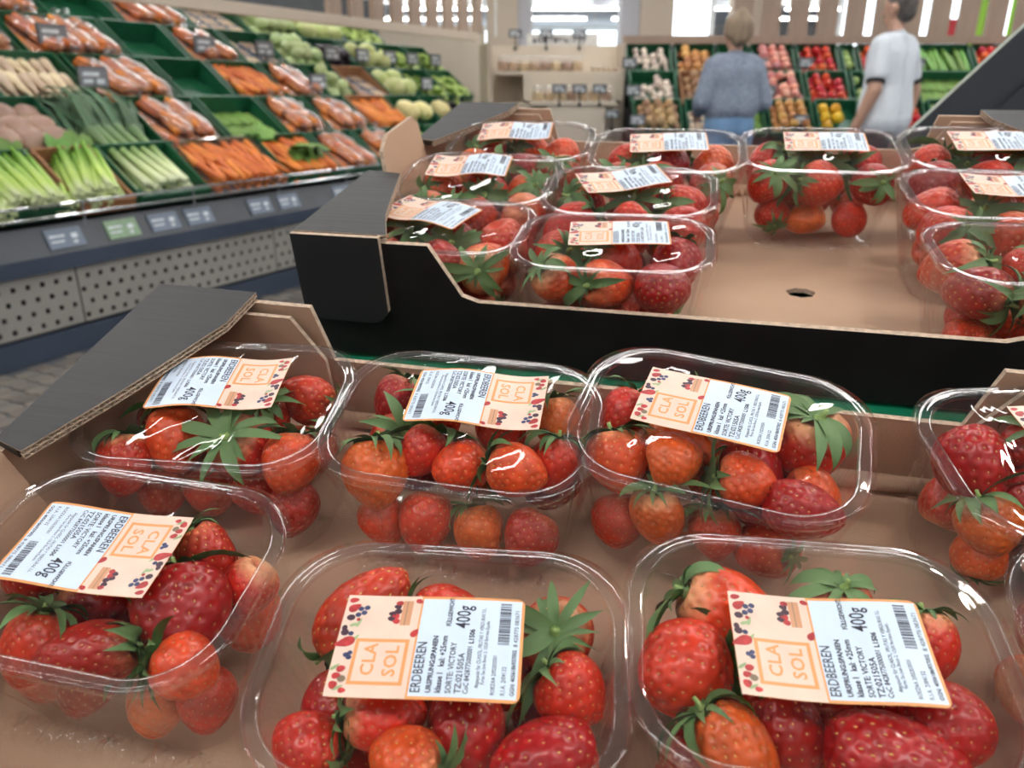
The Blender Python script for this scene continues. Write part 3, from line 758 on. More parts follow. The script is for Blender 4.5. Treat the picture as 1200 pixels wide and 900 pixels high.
# cobble-look tiles where the aisle floor shows, each its own raised piece
AL = Vector((.462,.887,0)); NM = Vector((.887,-.462,0))
def LU(s, q, z): return AL*s + NM*(-3.352-q) + Vector((0,0,z))     # along the counter, into it, up
tile_m = []
for k in range(3):
    rs = random.Random(k); j = lambda: rs.uniform(-.004,.004)
    b = .039; t = [(-b+j(),-b+.012+j()),(-b+.012,-b+j()),(b-.012,-b+j()),(b+j(),-b+.012),(b+j(),b-.012),(b-.012,b+j()),(-b+.012,b+j()),(-b+j(),b-.012)]
    tile_m.append(MB().prism(t, -.006, .002).mesh('tile', M['tile']))
n_t = 0
for i in range(44):
    for jx in range(-2,7):
        s = 1.25+i*.087; q = -.62+jx*.087 + (.0435 if i % 2 else 0)
        p = LU(s, q, 0)
        # only the strip of aisle the photograph shows
        if q > -.02 or n_t >= 300: continue
        o = link('tile', tile_m[(i*7+jx) % 3], FLOOR, T(p.x,p.y,-.0005) @ RZ(R(62.5+random.uniform(-3,3)+90*random.randrange(4)))); n_t += 1
# ceiling strip lights: rows across the shop
strip_m = MB().box((-1.2,-.06,-.03),(1.2,.06,-.02)).mesh('diffuser', M['strip'])
up_m = MB().box((-1.2,-.05,.02),(1.2,.05,.026)).mesh('added_uplight', M['strip'])  # glowing top face, added on the far rows to brighten the ceiling
house_m = MB().box((-1.22,-.075,-.02),(1.22,.075,.02)).mesh('housing', M['housing'])
for iy in range(11):
    for ix in range(7):
        y = -3.2+iy*2.6; x = -8.5+ix*3.1+(.7 if iy % 2 else 0)
        l = thing('strip_light', 'long white strip light under the shop ceiling', 'ceiling light', T(x,y,3.02), 'strip lights on the ceiling')
        link('housing', house_m, l); link('diffuser', strip_m, l); (link('added_uplight', up_m, l) if y > 8 else None)
        MB().tube([(-.9,0,.02),(-.9,0,.38)],.006,6).build('hanger', M['housing'], l); MB().tube([(.9,0,.02),(.9,0,.38)],.006,6).build('hanger', M['housing'], l)
# pillars and bright windows beyond the shelves
structure('wall_partition', MB().box((-2.6,9.0,0),(-.29,9.06,1.80)), M['beige'])
structure('pillar_1', MB().box((-.27,9.0,0),(.06,9.35,3.4)), M['pillar'])
structure('pillar_2', MB().box((.06,9.05,0),(.22,9.3,3.4)), M['grey_and_lit'])
structure('pillar_lit_side', MB().box((1.15,8.9,0),(1.34,9.25,3.4)), M['grey_and_lit'])  # lit side of the beige pillar, its light put into grey colour
structure('pillar_4', MB().box((1.34,8.85,0),(1.68,9.25,3.4)), M['pillar'])
structure('pillar_5', MB().box((2.35,8.9,0),(2.62,9.2,3.4)), M['pillar'])
for k,(x0,x1,y,z0,z1) in enumerate(((1.95,3.3,14.0,2.02,3.2),(6.2,9.6,16,1.7,3.2),(-4,5,29.9,1.5,3.2))):
    w = structure(f'window_{k+1}', MB().box((x0,y,z0),(x1,y+.03,z1)), M['sky'])
    for a in (x0, (x0+x1)/2, x1): MB().box((a-.04,y-.03,z0),(a+.04,y,z1)).build('window_frame', M['wallw'], w)
# lime and red hanging promotion boards in the far aisle
M['lime'] = mat('lime_board', (.45,.85,.08), .5, var=.03); M['redb'] = mat('red_board', (.75,.05,.07), .5, var=.03)
for x,y,z,w,h,mm,lb in ((5.35,9.6,1.75,.30,.75,'lime','lime green hanging board behind the slatted screen, narrow'),(6.0,9.8,1.78,.5,.8,'lime','wide lime green hanging board behind the slatted screen'),(5.05,9.7,1.82,.35,.2,'redb','small red hanging board behind the slatted screen')):
    b = thing('hanging_board', lb, 'sign', T(x,y,z)); MB().box((-w/2,-.01,-h/2),(w/2,.01,h/2)).build('panel', M[mm], b)
    for sx in (-1,1): MB().tube([(sx*w*.4,0,h/2),(sx*w*.4,0,3.4-z)],.004,5).build('cord', M['housing'], b)

# ------------------------------------------------------------------ produce spotlights over the fruit stand
M['black_metal'] = mat('black_metal', (.02,.02,.022), .4, metal=.4)
M['lens'] = emit('spot_lens', (1,.93,.82), 20)
def spotlight(loc, target, W, label, ang=70, colr=(1,.92,.82)):
    loc = Vector(loc); d = (Vector(target)-loc).normalized()
    q = d.to_track_quat('-Z','Y').to_matrix().to_4x4()
    s = thing('spotlight', label, 'spotlight', T(*loc) @ q, 'track spotlights')
    MB().lathe([(.045,.16),(.055,.15),(.06,.02),(.065,0),(.058,0),(.055,.02)],16,None,0,False).build('can', M['black_metal'], s, True)
    MB().lathe([(.001,.03),(.054,.03)],16,None,0,True).build('lens', M['lens'], s)
    up = (T(*loc) @ q).inverted() @ Vector((loc.x,loc.y,3.4))
    MB().tube([(0,0,.15),tuple(up)],.008,6).build('stem', M['black_metal'], s)
    ld = bpy.data.lights.new('spot','SPOT'); ld.energy = W; ld.spot_size = R(ang); ld.spot_blend = .6; ld.color = colr; ld.shadow_soft_size = .05
    lo = link('spot', ld, s, T(0,0,-.01))
    return s
spotlight((1.35,.95,2.75),(.25,.45,.95),SPOT_W,'black track spotlight above the slanted panel, aimed at the strawberries')
spotlight((-.55,-.55,2.9),(.0,.35,.95),SPOT_W*.3,'black track spotlight aimed at the lower strawberry tray')

# ------------------------------------------------------------------ refrigerated vegetable counter along the aisle
M['rail_blue'] = mat('counter_blue_grey', (.055,.075,.115), .45, var=.1, scale=3)
M['rail_grey'] = mat('price_rail_grey', (.095,.105,.12), .4, var=.1, scale=5)
M['perf'] = mat('perforated_sheet', (.34,.325,.30), .5, var=.05, scale=3)
M['dark'] = mat('dark_shade_and_steps', (.012,.013,.016), .8)  # dark steps and risers, and painted shade behind the panel holes
M['chrome'] = mat('chrome_rail', (.75,.78,.80), .2, metal=.9)
CTR = frame(LU(0,0,0), AL, NM, (0,0,1))          # x along, y towards the aisle, z up
ctr = thing('vegetable_counter', 'long blue-grey cooled vegetable counter with perforated front', 'counter', CTR)
S0, S1, S2 = .9, 6.0, 7.1
# handedness: x along, y out, z up is left-handed for box faces, so use -y into the counter
CTR = frame(LU(0,0,0), AL, -NM, (0,0,1)); ctr.matrix_world = CTR
MB().box((S0,.0,.0),(S1,.42,.11)).build('plinth', M['rail_blue'], ctr)
MB().box((S0,.03,.11),(S1,.05,.40)).build('backing', M['dark'], ctr)  # dark sheet that paints the shade seen through the holes
mb = MB(); pit, hs, z0, z1 = .0645, .0105, .125, .385
rows = [.155,.215,.275,.335]
def perf_panel(a, b):
    mb = MB(); y = .012
    zs = [z0]; 
    for r in rows: zs += [r-hs, r+hs]
    zs.append(z1)
    for k in range(len(zs)-1):
        if k % 2 == 0: mb.add([(a,y,zs[k]),(b,y,zs[k]),(b,y,zs[k+1]),(a,y,zs[k+1])],[(0,1,2,3)])
        else:
            x = a; off = (pit/2 if (k//2) % 2 else 0)+.02; c = a+off
            while c+hs < b-.004:
                mb.add([(x,y,zs[k]),(c-hs,y,zs[k]),(c-hs,y,zs[k+1]),(x,y,zs[k+1])],[(0,1,2,3)])
                for p,qq in (((c-hs,y,zs[k]),(c-hs,y,zs[k+1])),((c+hs,y,zs[k]),(c+hs,y,zs[k+1]))):
                    mb.add([p,(p[0],y+.006,p[2]),(qq[0],y+.006,qq[2]),qq],[(0,1,2,3)])
                x = c+hs; c += pit
            mb.add([(x,y,zs[k]),(b,y,zs[k]),(b,y,zs[k+1]),(x,y,zs[k+1])],[(0,1,2,3)])
    return mb
s = S0
while s < S1-.1:
    perf_panel(s+.002, min(s+1.245,S1)).build('perforated_panel', M['perf'], ctr); s += 1.25
MB().box((S0,-.012,.385),(S1,.06,.455)).build('bumper', M['rail_blue'], ctr)
mb = MB(); mb.add([(S0,-.012,.455),(S1,-.012,.455),(S1,.045,.575),(S0,.045,.575)],[(0,1,2,3)]); mb.add([(S0,.045,.575),(S1,.045,.575),(S1,.06,.575),(S1,.06,.45),(S0,.06,.45),(S0,.06,.575)],[(0,1,2,5),(5,2,3,4)])
mb.build('price_rail', M['rail_grey'], ctr)
MB().box((S0,.06,.45),(S1,.5,.56)).build('deck', M['rail_blue'], ctr)
for r in range(5):                                  # stepped risers that carry the crates
    MB().box((S0,.10+.35*r,.11 if r == 0 else .0),((6.0,6.25,7.1,7.1,7.1)[r],.45+.35*r,.585+.225*r)).build('riser', M['dark'], ctr)
MB().box((S0,1.9,.0),(S2,1.95,2.0)).build('back_panel', M['rail_grey'], ctr)
MB().box((S1,.0,.0),(S1+.03,.44,.62)).build('end_panel', M['beige'], ctr)
for z in (.615,.665): MB().tube([(S0,.005,z),(S1,.005,z)],.006,6).build('guard_rail', M['chrome'], ctr)
k = S0+.1
while k < S1: MB().tube([(k,.012,.56),(k,.005,.672)],.005,6).build('guard_post', M['chrome'], ctr); k += .62
# price tags clipped to the rail
M['tag'] = mat('price_tag_slate', (.20,.25,.33), .35, var=.05); M['tagg'] = mat('price_tag_green', (.30,.46,.28), .35); M['tagw'] = mat('price_tag_print', (.80,.86,.90), .5)
tilt = math.atan2(.057,.12)
tag_x = [2.13,2.42,2.66,2.88,3.32,3.55,4.05,4.28,4.85,5.3]
tag_words = ['under the celery crate','with green card under the leeks','next to the green one','second after the green one','third after the green one','fourth after the green one','first under the carrot bags','second under the carrot bags','towards the far end of the rail','last before the black tray']
for i,x in enumerate(tag_x):
    g = i == 1
    Mt = CTR @ T(x,.0165,.515) @ RX(-tilt) @ T(0,-.006,0)
    t = thing('price_tag', f'{"green" if g else "slate blue"} shelf price tag {tag_words[i]}', 'price tag', Mt, 'price tags on the counter rail')
    MB().box((-.085,-.004,-.045),(.085,.004,.045)).build('card', M['tagg' if g else 'tag'], t)
    pm = MB(); pm.box((-.07,-.005,.005),(.0,-.004,.016)); pm.box((-.07,-.005,-.018),(-.01,-.004,-.010)); pm.box((.03,-.005,-.006),(.06,-.004,.016)); pm.box((.03,-.005,-.03),(.05,-.004,-.016))
    pm.build('print', M['tagw'], t)
# slatted wooden screen over the counter
scr = thing('slatted_screen', 'wooden slat screen hanging over the vegetable counter', 'screen', CTR)
MB().box((S0,.60,1.585),(6.9,.66,1.655)).build('beam', M['pillar'], scr)
sl = MB().box((-.07,-.02,0),(.07,.02,1.2)).mesh('slat', M['slat'])
for k in range(9): link('slat', sl, scr, T(4.85+k*.26,.63,1.655))
MB().box((S0,.61,2.0),(4.6,.65,2.06)).build('rail', M['housing'], scr)
for xx in (1.2,2.5,3.8,7.3): MB().tube([(xx,.63,1.65),(xx,.63,3.4)],.012,6).build('hanger', M['housing'], scr)

# ------------------------------------------------------------------ vegetables and fruit (one mesh per kind, copied)
def lathe_mesh(name, prof, m, n=14, wob=None):
    mb = MB(); mb.lathe(prof, n, None, 0, True, wob); mb.f = [f for f in mb.f]; return mb.mesh(name, m, True)
def grad_mat(name, stops, axis='Y', rough=.45, rnd=.15, lo=-.25, hi=.25):
    m, nt, N, L, P = new_mat(name); P.inputs['Roughness'].default_value = rough
    tc = N.new('ShaderNodeTexCoord'); sx = N.new('ShaderNodeSeparateXYZ'); L.new(tc.outputs['Object'], sx.inputs[0])
    nz = N.new('ShaderNodeTexNoise'); nz.inputs['Scale'].default_value = 18; L.new(tc.outputs['Object'], nz.inputs['Vector'])
    ma = N.new('ShaderNodeMath'); ma.operation = 'MULTIPLY_ADD'; ma.inputs[1].default_value = (hi-lo)*.25; L.new(nz.outputs['Fac'], ma.inputs[0]); L.new(sx.outputs[axis], ma.inputs[2])
    mr = N.new('ShaderNodeMapRange'); mr.inputs[1].default_value = lo; mr.inputs[2].default_value = hi; L.new(ma.outputs[0], mr.inputs[0])
    cr = N.new('ShaderNodeValToRGB'); e = cr.color_ramp.elements
    e[0].position = stops[0][0]; e[0].color = (*stops[0][1],1); e[1].position = stops[-1][0]; e[1].color = (*stops[-1][1],1)
    for p,c in stops[1:-1]: x = e.new(p); x.color = (*c,1)
    L.new(mr.outputs[0], cr.inputs[0])
    oi = N.new('ShaderNodeObjectInfo'); hs = N.new('ShaderNodeHueSaturation'); v = N.new('ShaderNodeMapRange'); v.inputs[3].default_value = 1-rnd; v.inputs[4].default_value = 1+rnd
    L.new(oi.outputs['Random'], v.inputs[0]); L.new(v.outputs[0], hs.inputs['Value']); L.new(cr.outputs[0], hs.inputs['Color']); L.new(hs.outputs[0], P.inputs['Base Color'])
    return m
V = {}
V['carrot'] = mat('carrot_skin', (.80,.22,.035), .45, var=.12, scale=25, rnd=.15)
V['leafy'] = leaf_mat('leafy_green', (.16,.30,.06), (.08,.19,.03), (.25,.4,.12))
V['leek'] = grad_mat('leek_skin', [(0,(.80,.82,.62)),(.30,(.70,.78,.42)),(.55,(.28,.42,.14)),(1,(.09,.17,.09))])
V['leekleaf'] = leaf_mat('leek_leaf', (.13,.23,.12), (.09,.17,.10), (.2,.3,.18))
V['celery'] = grad_mat('celery_stalk', [(0,(.78,.82,.55)),(.35,(.52,.68,.16)),(1,(.20,.42,.05))], lo=-.16, hi=.16)
V['turnip'] = grad_mat('swede_skin', [(0,(.68,.52,.33)),(.55,(.58,.41,.27)),(1,(.36,.22,.17))], 'Z', lo=-.06, hi=.06)
V['parsnip'] = mat('parsnip_skin', (.80,.66,.45), .5, c2=(.62,.45,.30), scale=20, rnd=.2)
V['kohl'] = mat('kohlrabi_skin', (.58,.68,.36), .45, c2=(.44,.55,.22), scale=15, rnd=.2)
V['cabbage'] = mat('cabbage_leaf', (.72,.76,.38), .45, c2=(.50,.60,.20), scale=9, rnd=.2)
V['melon'] = mat('yellow_melon_skin', (.84,.74,.36), .4, c2=(.76,.66,.28), scale=12, rnd=.12)
V['lettuce'] = leaf_mat('lettuce_leaf', (.42,.58,.12), (.25,.42,.06), (.5,.65,.2))
V['aub'] = mat('aubergine_skin', (.030,.012,.03), .22, rnd=.2)
V['mush'] = mat('mushroom_skin', (.70,.55,.42), .6, c2=(.5,.36,.26), scale=30, rnd=.25)
V['wood'] = mat('wooden_crate_board', (.40,.19,.09), .6, var=.15, scale=14)
V['tomato'] = mat('tomato_skin', (.72,.05,.02), .25, rnd=.2, coat=.3)
V['radish'] = mat('radish_skin', (.60,.10,.10), .35, c2=(.75,.45,.38), scale=30, rnd=.3)
V['potato'] = mat('potato_skin', (.62,.42,.24), .6, c2=(.5,.31,.16), scale=25, rnd=.25)
V['onion'] = mat('onion_skin', (.66,.34,.12), .4, c2=(.5,.22,.08), scale=20, rnd=.25)
V['garlic'] = mat('garlic_skin', (.82,.72,.62), .5, c2=(.7,.55,.48), scale=25, rnd=.2)
V['pepper'] = mat('yellow_pepper_skin', (.85,.50,.03), .3, rnd=.15)
V['cuke'] = mat('cucumber_skin', (.20,.38,.09), .4, c2=(.10,.24,.04), scale=30, rnd=.2, stretch=(6,1,6))
V['bean'] = mat('green_bean_skin', (.26,.44,.10), .45, rnd=.25)
V['basket'] = mat('woven_basket', (.44,.20,.09), .6, c2=(.28,.12,.05), scale=60)
V['lime_'] = mat('lime_skin', (.45,.58,.20), .4, rnd=.2)

ALONG = RX(R(-90))                                    # lathe axis z -> y
def axis_mesh(name, prof, m, n=12, wob=None):
    mb = MB(); mb.lathe(prof, n, ALONG, 0, True, wob); return mb.mesh(name, m, True)
G = {}
G['carrot'] = axis_mesh('carrot', [(.004,-.085),(.008,-.06),(.012,-.02),(.0155,.03),(.0175,.065),(.015,.078),(.006,.08)], V['carrot'], 10)
G['leek'] = axis_mesh('leek', [(.012,-.25),(.019,-.24),(.017,-.2),(.016,-.05),(.018,.05),(.026,.13),(.030,.19)], V['leek'], 10)
lf = MB()
for a,b,w in ((-.5,.05,.016),(.1,.10,.018),(.55,.03,.015),(-.2,.16,.014)):
    pts = [Vector((a*.02+math.sin(a)*t*.26, .12+t*.27, .005+b*math.sin(t*2.6)*.6)) for t in [i/6 for i in range(7)]]
    base = len(lf.v)
    for i,p in enumerate(pts):
        ww = w*(1-(i/6)**3); lf.v += [(p.x-ww,p.y,p.z),(p.x,p.y,p.z-.006),(p.x+ww,p.y,p.z)]
    for i in range(6):
        for k in range(2): lf.f.append((base+i*3+k,base+i*3+k+1,base+i*3+3+k+1,base+i*3+3+k)); lf.m.append(0)
G['leek_leaf'] = lf.mesh('leaf', V['leekleaf'], True)
mb = MB()
for k in range(9):
    a = k*2.4; r = .006+.0035*k; mb.tube([(r*math.cos(a)*.9,-.17,r*math.sin(a)*.9+.03),(r*math.cos(a)*1.1,-.05,r*math.sin(a)+.03),(r*math.cos(a)*1.3,.17,r*math.sin(a)*1.2+.03)],[.011,.012,.008],8)
G['celery'] = mb.mesh('celery', V['celery'], True)
def tuft(name, m, n, L, sp, y0, z0, seed):
    rs = random.Random(seed); mb = MB()
    for k in range(n):
        a = rs.uniform(-1,1)*sp; e = rs.uniform(-.1,.7); l = L*rs.uniform(.6,1.1); w = l*.28
        d = Vector((math.sin(a)*math.cos(e),math.cos(a)*math.cos(e),math.sin(e))); s = d.cross(Vector((0,0,1))).normalized(); u = s.cross(d)
        p = Vector((rs.uniform(-.02,.02),y0,z0)); b = len(mb.v)
        for t,ww in ((0,.2),(.35,1),(.7,.8),(1,.05)):
            q = p+d*l*t+u*(-.12*l*t*t); mb.v += [tuple(q-s*w*ww+u*w*.3*ww),tuple(q),tuple(q+s*w*ww+u*w*.3*ww)]
        for i in range(3):
            for c in range(2): mb.f.append((b+i*3+c,b+i*3+c+1,b+i*3+4+c,b+i*3+3+c)); mb.m.append(0)
    return mb.mesh(name, m, True)
G['celery_leaf'] = tuft('leaf_tuft', V['leafy'], 14, .09, .6, .15, .035, 1)
G['carrot_top'] = tuft('leaf_tuft', V['bean'], 46, .11, 1.1, .05, .02, 2)
def ball(name, r, m, sq=.85, seed=0, am=.05, n=16, k=10):
    p1,p2 = seed*1.7, seed*2.3
    pr = [(r*math.sin(math.pi*i/k)+.0005, -r*sq*math.cos(math.pi*i/k)) for i in range(k+1)]
    return lathe_mesh(name, pr, m, n, lambda a,z: am*math.sin(3*a+p1+40*z)+am*.7*math.sin(5*a+p2-30*z))
G['turnip'] = ball('turnip', .06, V['turnip'], .85, 1); G['kohl'] = ball('kohlrabi', .05, V['kohl'], .8, 2)
G['cabbage'] = ball('cabbage', .085, V['cabbage'], .9, 3, .03); G['melon'] = axis_mesh('melon', [(.001,-.10),(.045,-.088),(.07,-.05),(.078,0),(.07,.05),(.045,.088),(.001,.10)], V['melon'], 16)
G['parsnip'] = axis_mesh('parsnip', [(.004,-.10),(.010,-.05),(.020,.02),(.027,.06),(.024,.08),(.008,.085)], V['parsnip'], 10)
G['aub'] = axis_mesh('aubergine', [(.002,-.10),(.030,-.09),(.042,-.05),(.038,.01),(.026,.06),(.014,.09),(.006,.11)], V['aub'], 14)
G['tomato'] = ball('tomato', .036, V['tomato'], .8, 4, .02, 12, 8); G['radish'] = ball('radish', .038, V['radish'], .9, 5, .03, 12, 8)
G['potato'] = ball('potato', .036, V['potato'], 1.2, 6, .05, 12, 8); G['onion'] = ball('onion', .036, V['onion'], .9, 7, .02, 12, 8); G['garlic'] = ball('garlic', .030, V['garlic'], .85, 8, .07, 12, 8)
G['pepper'] = ball('pepper', .045, V['pepper'], 1.05, 9, .08, 14, 8); G['lime'] = ball('lime', .033, V['lime_'], 1.1, 3, .01, 12, 8)
G['cuke'] = axis_mesh('cucumber', [(.004,-.17),(.018,-.155),(.022,-.08),(.022,.08),(.018,.155),(.004,.17)], V['cuke'], 10)
G['bean'] = axis_mesh('green_bean', [(.002,-.08),(.007,-.06),(.008,0),(.007,.06),(.002,.08)], V['bean'], 6)
mb = MB(); rs = random.Random(3)
for k in range(26):                                  # a rosette of crinkled leaves
    a = k*2.4; e = 1.45-k*.05; L_ = .075+.0012*k; d = Vector((math.cos(a)*math.cos(e),math.sin(a)*math.cos(e),math.sin(e))); s_ = Vector((-math.sin(a),math.cos(a),0)); u = s_.cross(d); b = len(mb.v)
    for i in range(5):
        t = i/4; w = .045*math.sin(math.pi*(.12+.75*t)); q = d*L_*(.15+t)+u*(.030*t*t)+Vector((0,0,-.02))
        for c in (-1,-.5,0,.5,1): mb.v.append(tuple(q+s_*w*c+u*(.018*abs(c)+.008*math.sin(9*c+7*t+k))))
    for i in range(4):
        for c in range(4): mb.f.append((b+i*5+c,b+i*5+c+1,b+i*5+6+c,b+i*5+5+c)); mb.m.append(0)
G['lettuce'] = mb.mesh('lettuce', V['lettuce'], True)
mb = MB()
for k in range(9):
    x,y = (-.045+.045*(k%3), -.032+.032*(k//3)); mb.lathe([(.001,.052),(.012,.050),(.021,.040),(.020,.034),(.008,.032),(.008,.02)],10,T(x,y,.0))
G['mush_caps'] = mb.mesh('mushroom_caps', V['mush'], True)
mb = MB(); o_ = [(-.075,-.055),(.075,-.055),(.075,.055),(-.075,.055)]
mb.rings([[(x*.9,y*.9,0) for x,y in o_],[(x,y,.045) for x,y in o_],[(x*.96,y*.95,.045) for x,y in o_],[(x*.86,y*.86,.004) for x,y in o_]],0,True,True)
M['bluetray'] = mat('grey_blue_tray', (.25,.30,.40), .4)
G['mush_tray'] = mb.mesh('mushroom_tray', M['bluetray'])
# bag of carrots: a crumpled clear pillow with a gathered neck around the carrots
rg = []; rs = random.Random(8)
for i in range(11):
    t = -1+2*i/10; e = (1-abs(t)**2.6)**.5 if abs(t) < 1 else 0
    rg.append([(.070*math.cos(a)*(.25+.75*e)*(1+.06*math.sin(5*a+9*t)), .115*t, .034+.036*math.sin(a)*(.1+.9*e)*(1+.10*math.sin(4*a+7*t))) for a in [2*math.pi*k/16 for k in range(16)]])
mb = MB(); mb.rings(rg,0,True,True); mb.tube([(0,.115,.034),(.01,.14,.045),(.02,.165,.055)],[.012,.010,.028],8)
G['bag'] = mb.mesh('bag', M['bag'], True)

def put(kind, Mw, label, cat, group):
    o = thing({'aub':'aubergine','cuke':'cucumber','kohl':'kohlrabi','bean':'green_bean','lime':'lime_fruit'}.get(kind,kind), label, cat, Mw, group, G[kind]); return o
def put_bag(Mw, label, group, rs):
    o = thing('carrot_bag', label, 'carrot bag', Mw, group, G['bag'])
    for k in range(6):
        link('carrot', G['carrot'], o, T(-.045+.03*(k%4)+(.01 if k > 3 else 0), rs.uniform(-.012,.012), .022+(.024 if k > 3 else 0)) @ RZ(rs.choice([0,math.pi])+rs.uniform(-.15,.15)) @ Matrix.Diagonal((1.1,1.1,1.1,1)))
    return o

CRATE_MESH = {}
def crate(Mw, w, d, h, label, group, m='green', name='produce_crate'):
    """open box, x across, y into the shelf, z up; front edge at y=0"""
    c = thing(name, label, 'crate', Mw, group)
    t = .012; mm = V['basket'] if m == 'basket' else (V['wood'] if m == 'wood' else (M['glass'] if m == 'clear' else M['green']))
    MB().box((-w/2,0,0),(w/2,d,.008)).build('base', mm, c)
    hf = h*.55
    MB().prism([(0,0),(d,0),(d,h*1.25),(0,hf)], 0, t, frame((-w/2,0,0),(0,1,0),(0,0,1),(1,0,0))).build('side_wall', mm, c)
    MB().prism([(0,0),(d,0),(d,h*1.25),(0,hf)], -t, 0, frame((w/2,0,0),(0,1,0),(0,0,1),(1,0,0))).build('side_wall', mm, c)
    MB().box((-w/2+t,0,0),(w/2-t,t,hf)).build('front_wall', mm, c)
    MB().box((-w/2+t,d-t,0),(w/2-t,d,h*1.25)).build('back_wall', mm, c)
    if m == 'green':
        MB().box((-w/2,-.008,hf-.014),(w/2,.0,hf+.004)).build('front_lip', mm, c)
    return c

SHOW = {'carrot':('loose orange carrot','carrot'),'leek':('white-based leek','leek'),'celery':('pale green celery head','celery'),'turnip':('purple-brown swede','swede'),'parsnip':('cream parsnip','parsnip'),
 'kohl':('pale green kohlrabi','kohlrabi'),'cabbage':('pale pointed cabbage','cabbage'),'melon':('pale yellow melon','melon'),'lettuce':('leafy green lettuce','lettuce'),'aub':('dark purple aubergine','aubergine'),'bean':('thin green bean','bean'),
 'tomato':('glossy red tomato','tomato'),'radish':('pinkish red radish bundle bulb','radish'),'potato':('brown potato','potato'),'onion':('golden brown onion','onion'),'garlic':('white garlic bulb','garlic'),'pepper':('yellow pepper','pepper'),'cuke':('long green cucumber','cucumber'),'lime':('green lime','lime')}
def fill(Mw, w, d, kind, where, group, rs, sparse=1.0):
    """lay the goods in a crate, in rows and a second layer"""
    def at(x,y,z,rz=0,rx=0,sc=1): return Mw @ T(x,y,z) @ RZ(rz) @ RX(rx) @ Matrix.Diagonal((sc,sc,sc,1))
    if kind is None: return
    if kind == 'bag':
        nx = max(2,round((w-.03)/.13)); 
        for lay in range(2):
            for j in range(2 if d > .36 else 1):
                for i in range(nx-lay):
                    put_bag(at(-w/2+.02+(w-.04)*(i+.5+.5*lay)/nx, d*.26+d*.46*j+rs.uniform(-.01,.01), .010+.066*lay, rs.uniform(-.3,.3)), f'clear bag of orange carrots {where}', group, rs)
        return
    if kind == 'mush':
        nx = max(2,round((w-.02)/.16))
        for j in range(3 if d > .36 else 2):
            for i in range(nx):
                o = thing('mushroom_punnet', f'blue-grey punnet of mushrooms {where}', 'mushrooms', at(-w/2+w*(i+.5)/nx, .07+.125*j, .010), group, G['mush_tray'])
                link('mushroom_caps', G['mush_caps'], o)
        return
    label, cat = SHOW[kind]; label = f'{label} {where}'
    if kind in ('leek','celery'):
        n = 7 if kind == 'leek' else 4
        for lay in range(3 if kind == 'leek' else 2):
            for i in range(n-lay):
                x = -w/2+.035+(w-.07)*(i+.5*lay)/(n-1) ; y = (.37 if kind == 'leek' else .20)+rs.uniform(-.015,.015)
                o = put(kind, at(x,y,(.028 if kind=='leek' else .012)+lay*(.038 if kind=='leek' else .06), rs.uniform(-.13,.13) if kind=='leek' else rs.uniform(-.25,.25)-.3, .10 if kind=='leek' else 0, 1.18 if kind=='leek' else 1.15), label, cat, group)
                link('leaf' if kind == 'leek' else 'leaf_tuft', G['leek_leaf' if kind == 'leek' else 'celery_leaf'], o)
        return
    sp = {'carrot':(.044,.16,3,.034),'parsnip':(.055,.15,2,.04),'turnip':(.115,.115,1,.08),'kohl':(.10,.10,2,.075),'cabbage':(.15,.15,1,.1),'melon':(.15,.19,1,.1),'lettuce':(.14,.14,1,.1),'aub':(.085,.2,2,.06),'bean':(.017,.14,2,.014),
          'tomato':(.066,.066,2,.05),'radish':(.078,.076,2,.055),'potato':(.085,.085,2,.06),'onion':(.078,.078,2,.06),'garlic':(.066,.066,2,.045),'pepper':(.092,.09,1,.06),'cuke':(.046,.35,2,.038),'lime':(.07,.07,1,.05)}[kind]
    px,py,nl,dz = sp
    long = kind in ('carrot','parsnip','aub','bean','cuke','melon')
    for lay in range(nl):
        nx = max(1,int((w-.03)/px)); ny = max(1,int((d-.02)/py))
        for j in range(ny):
            for i in range(nx-(lay % 2)):
                if rs.random() > sparse: continue
                x = -w/2+.015+(w-.03)*(i+.5+.5*(lay%2))/nx; y = .012+(d-.024)*(j+.5)/ny
                r0 = {'carrot':.018,'parsnip':.027,'aub':.042,'bean':.008,'cuke':.022,'melon':.08,'turnip':.055,'kohl':.042,'cabbage':.078,'lettuce':.03,'tomato':.03,'radish':.036,'potato':.044,'onion':.033,'garlic':.027,'pepper':.048,'lime':.037}[kind]
                o = put(kind, at(x,y,.009+r0+dz*lay, rs.uniform(-.12,.12)*(3 if kind=='carrot' else 1.5)+(rs.choice([0,math.pi]) if kind in('carrot','bean') else 0) if long else rs.uniform(0,6.28), 0 if long else rs.uniform(-.4,.4), rs.uniform(.9,1.1)*(1.25 if kind in ('carrot','turnip','parsnip') else 1)), label, cat, group)
                if kind == 'carrot' and group.endswith('leafy tops') and lay == nl-1 and i % 3 == 0 and j == ny-1: link('leaf_tuft', G['carrot_top'], o)

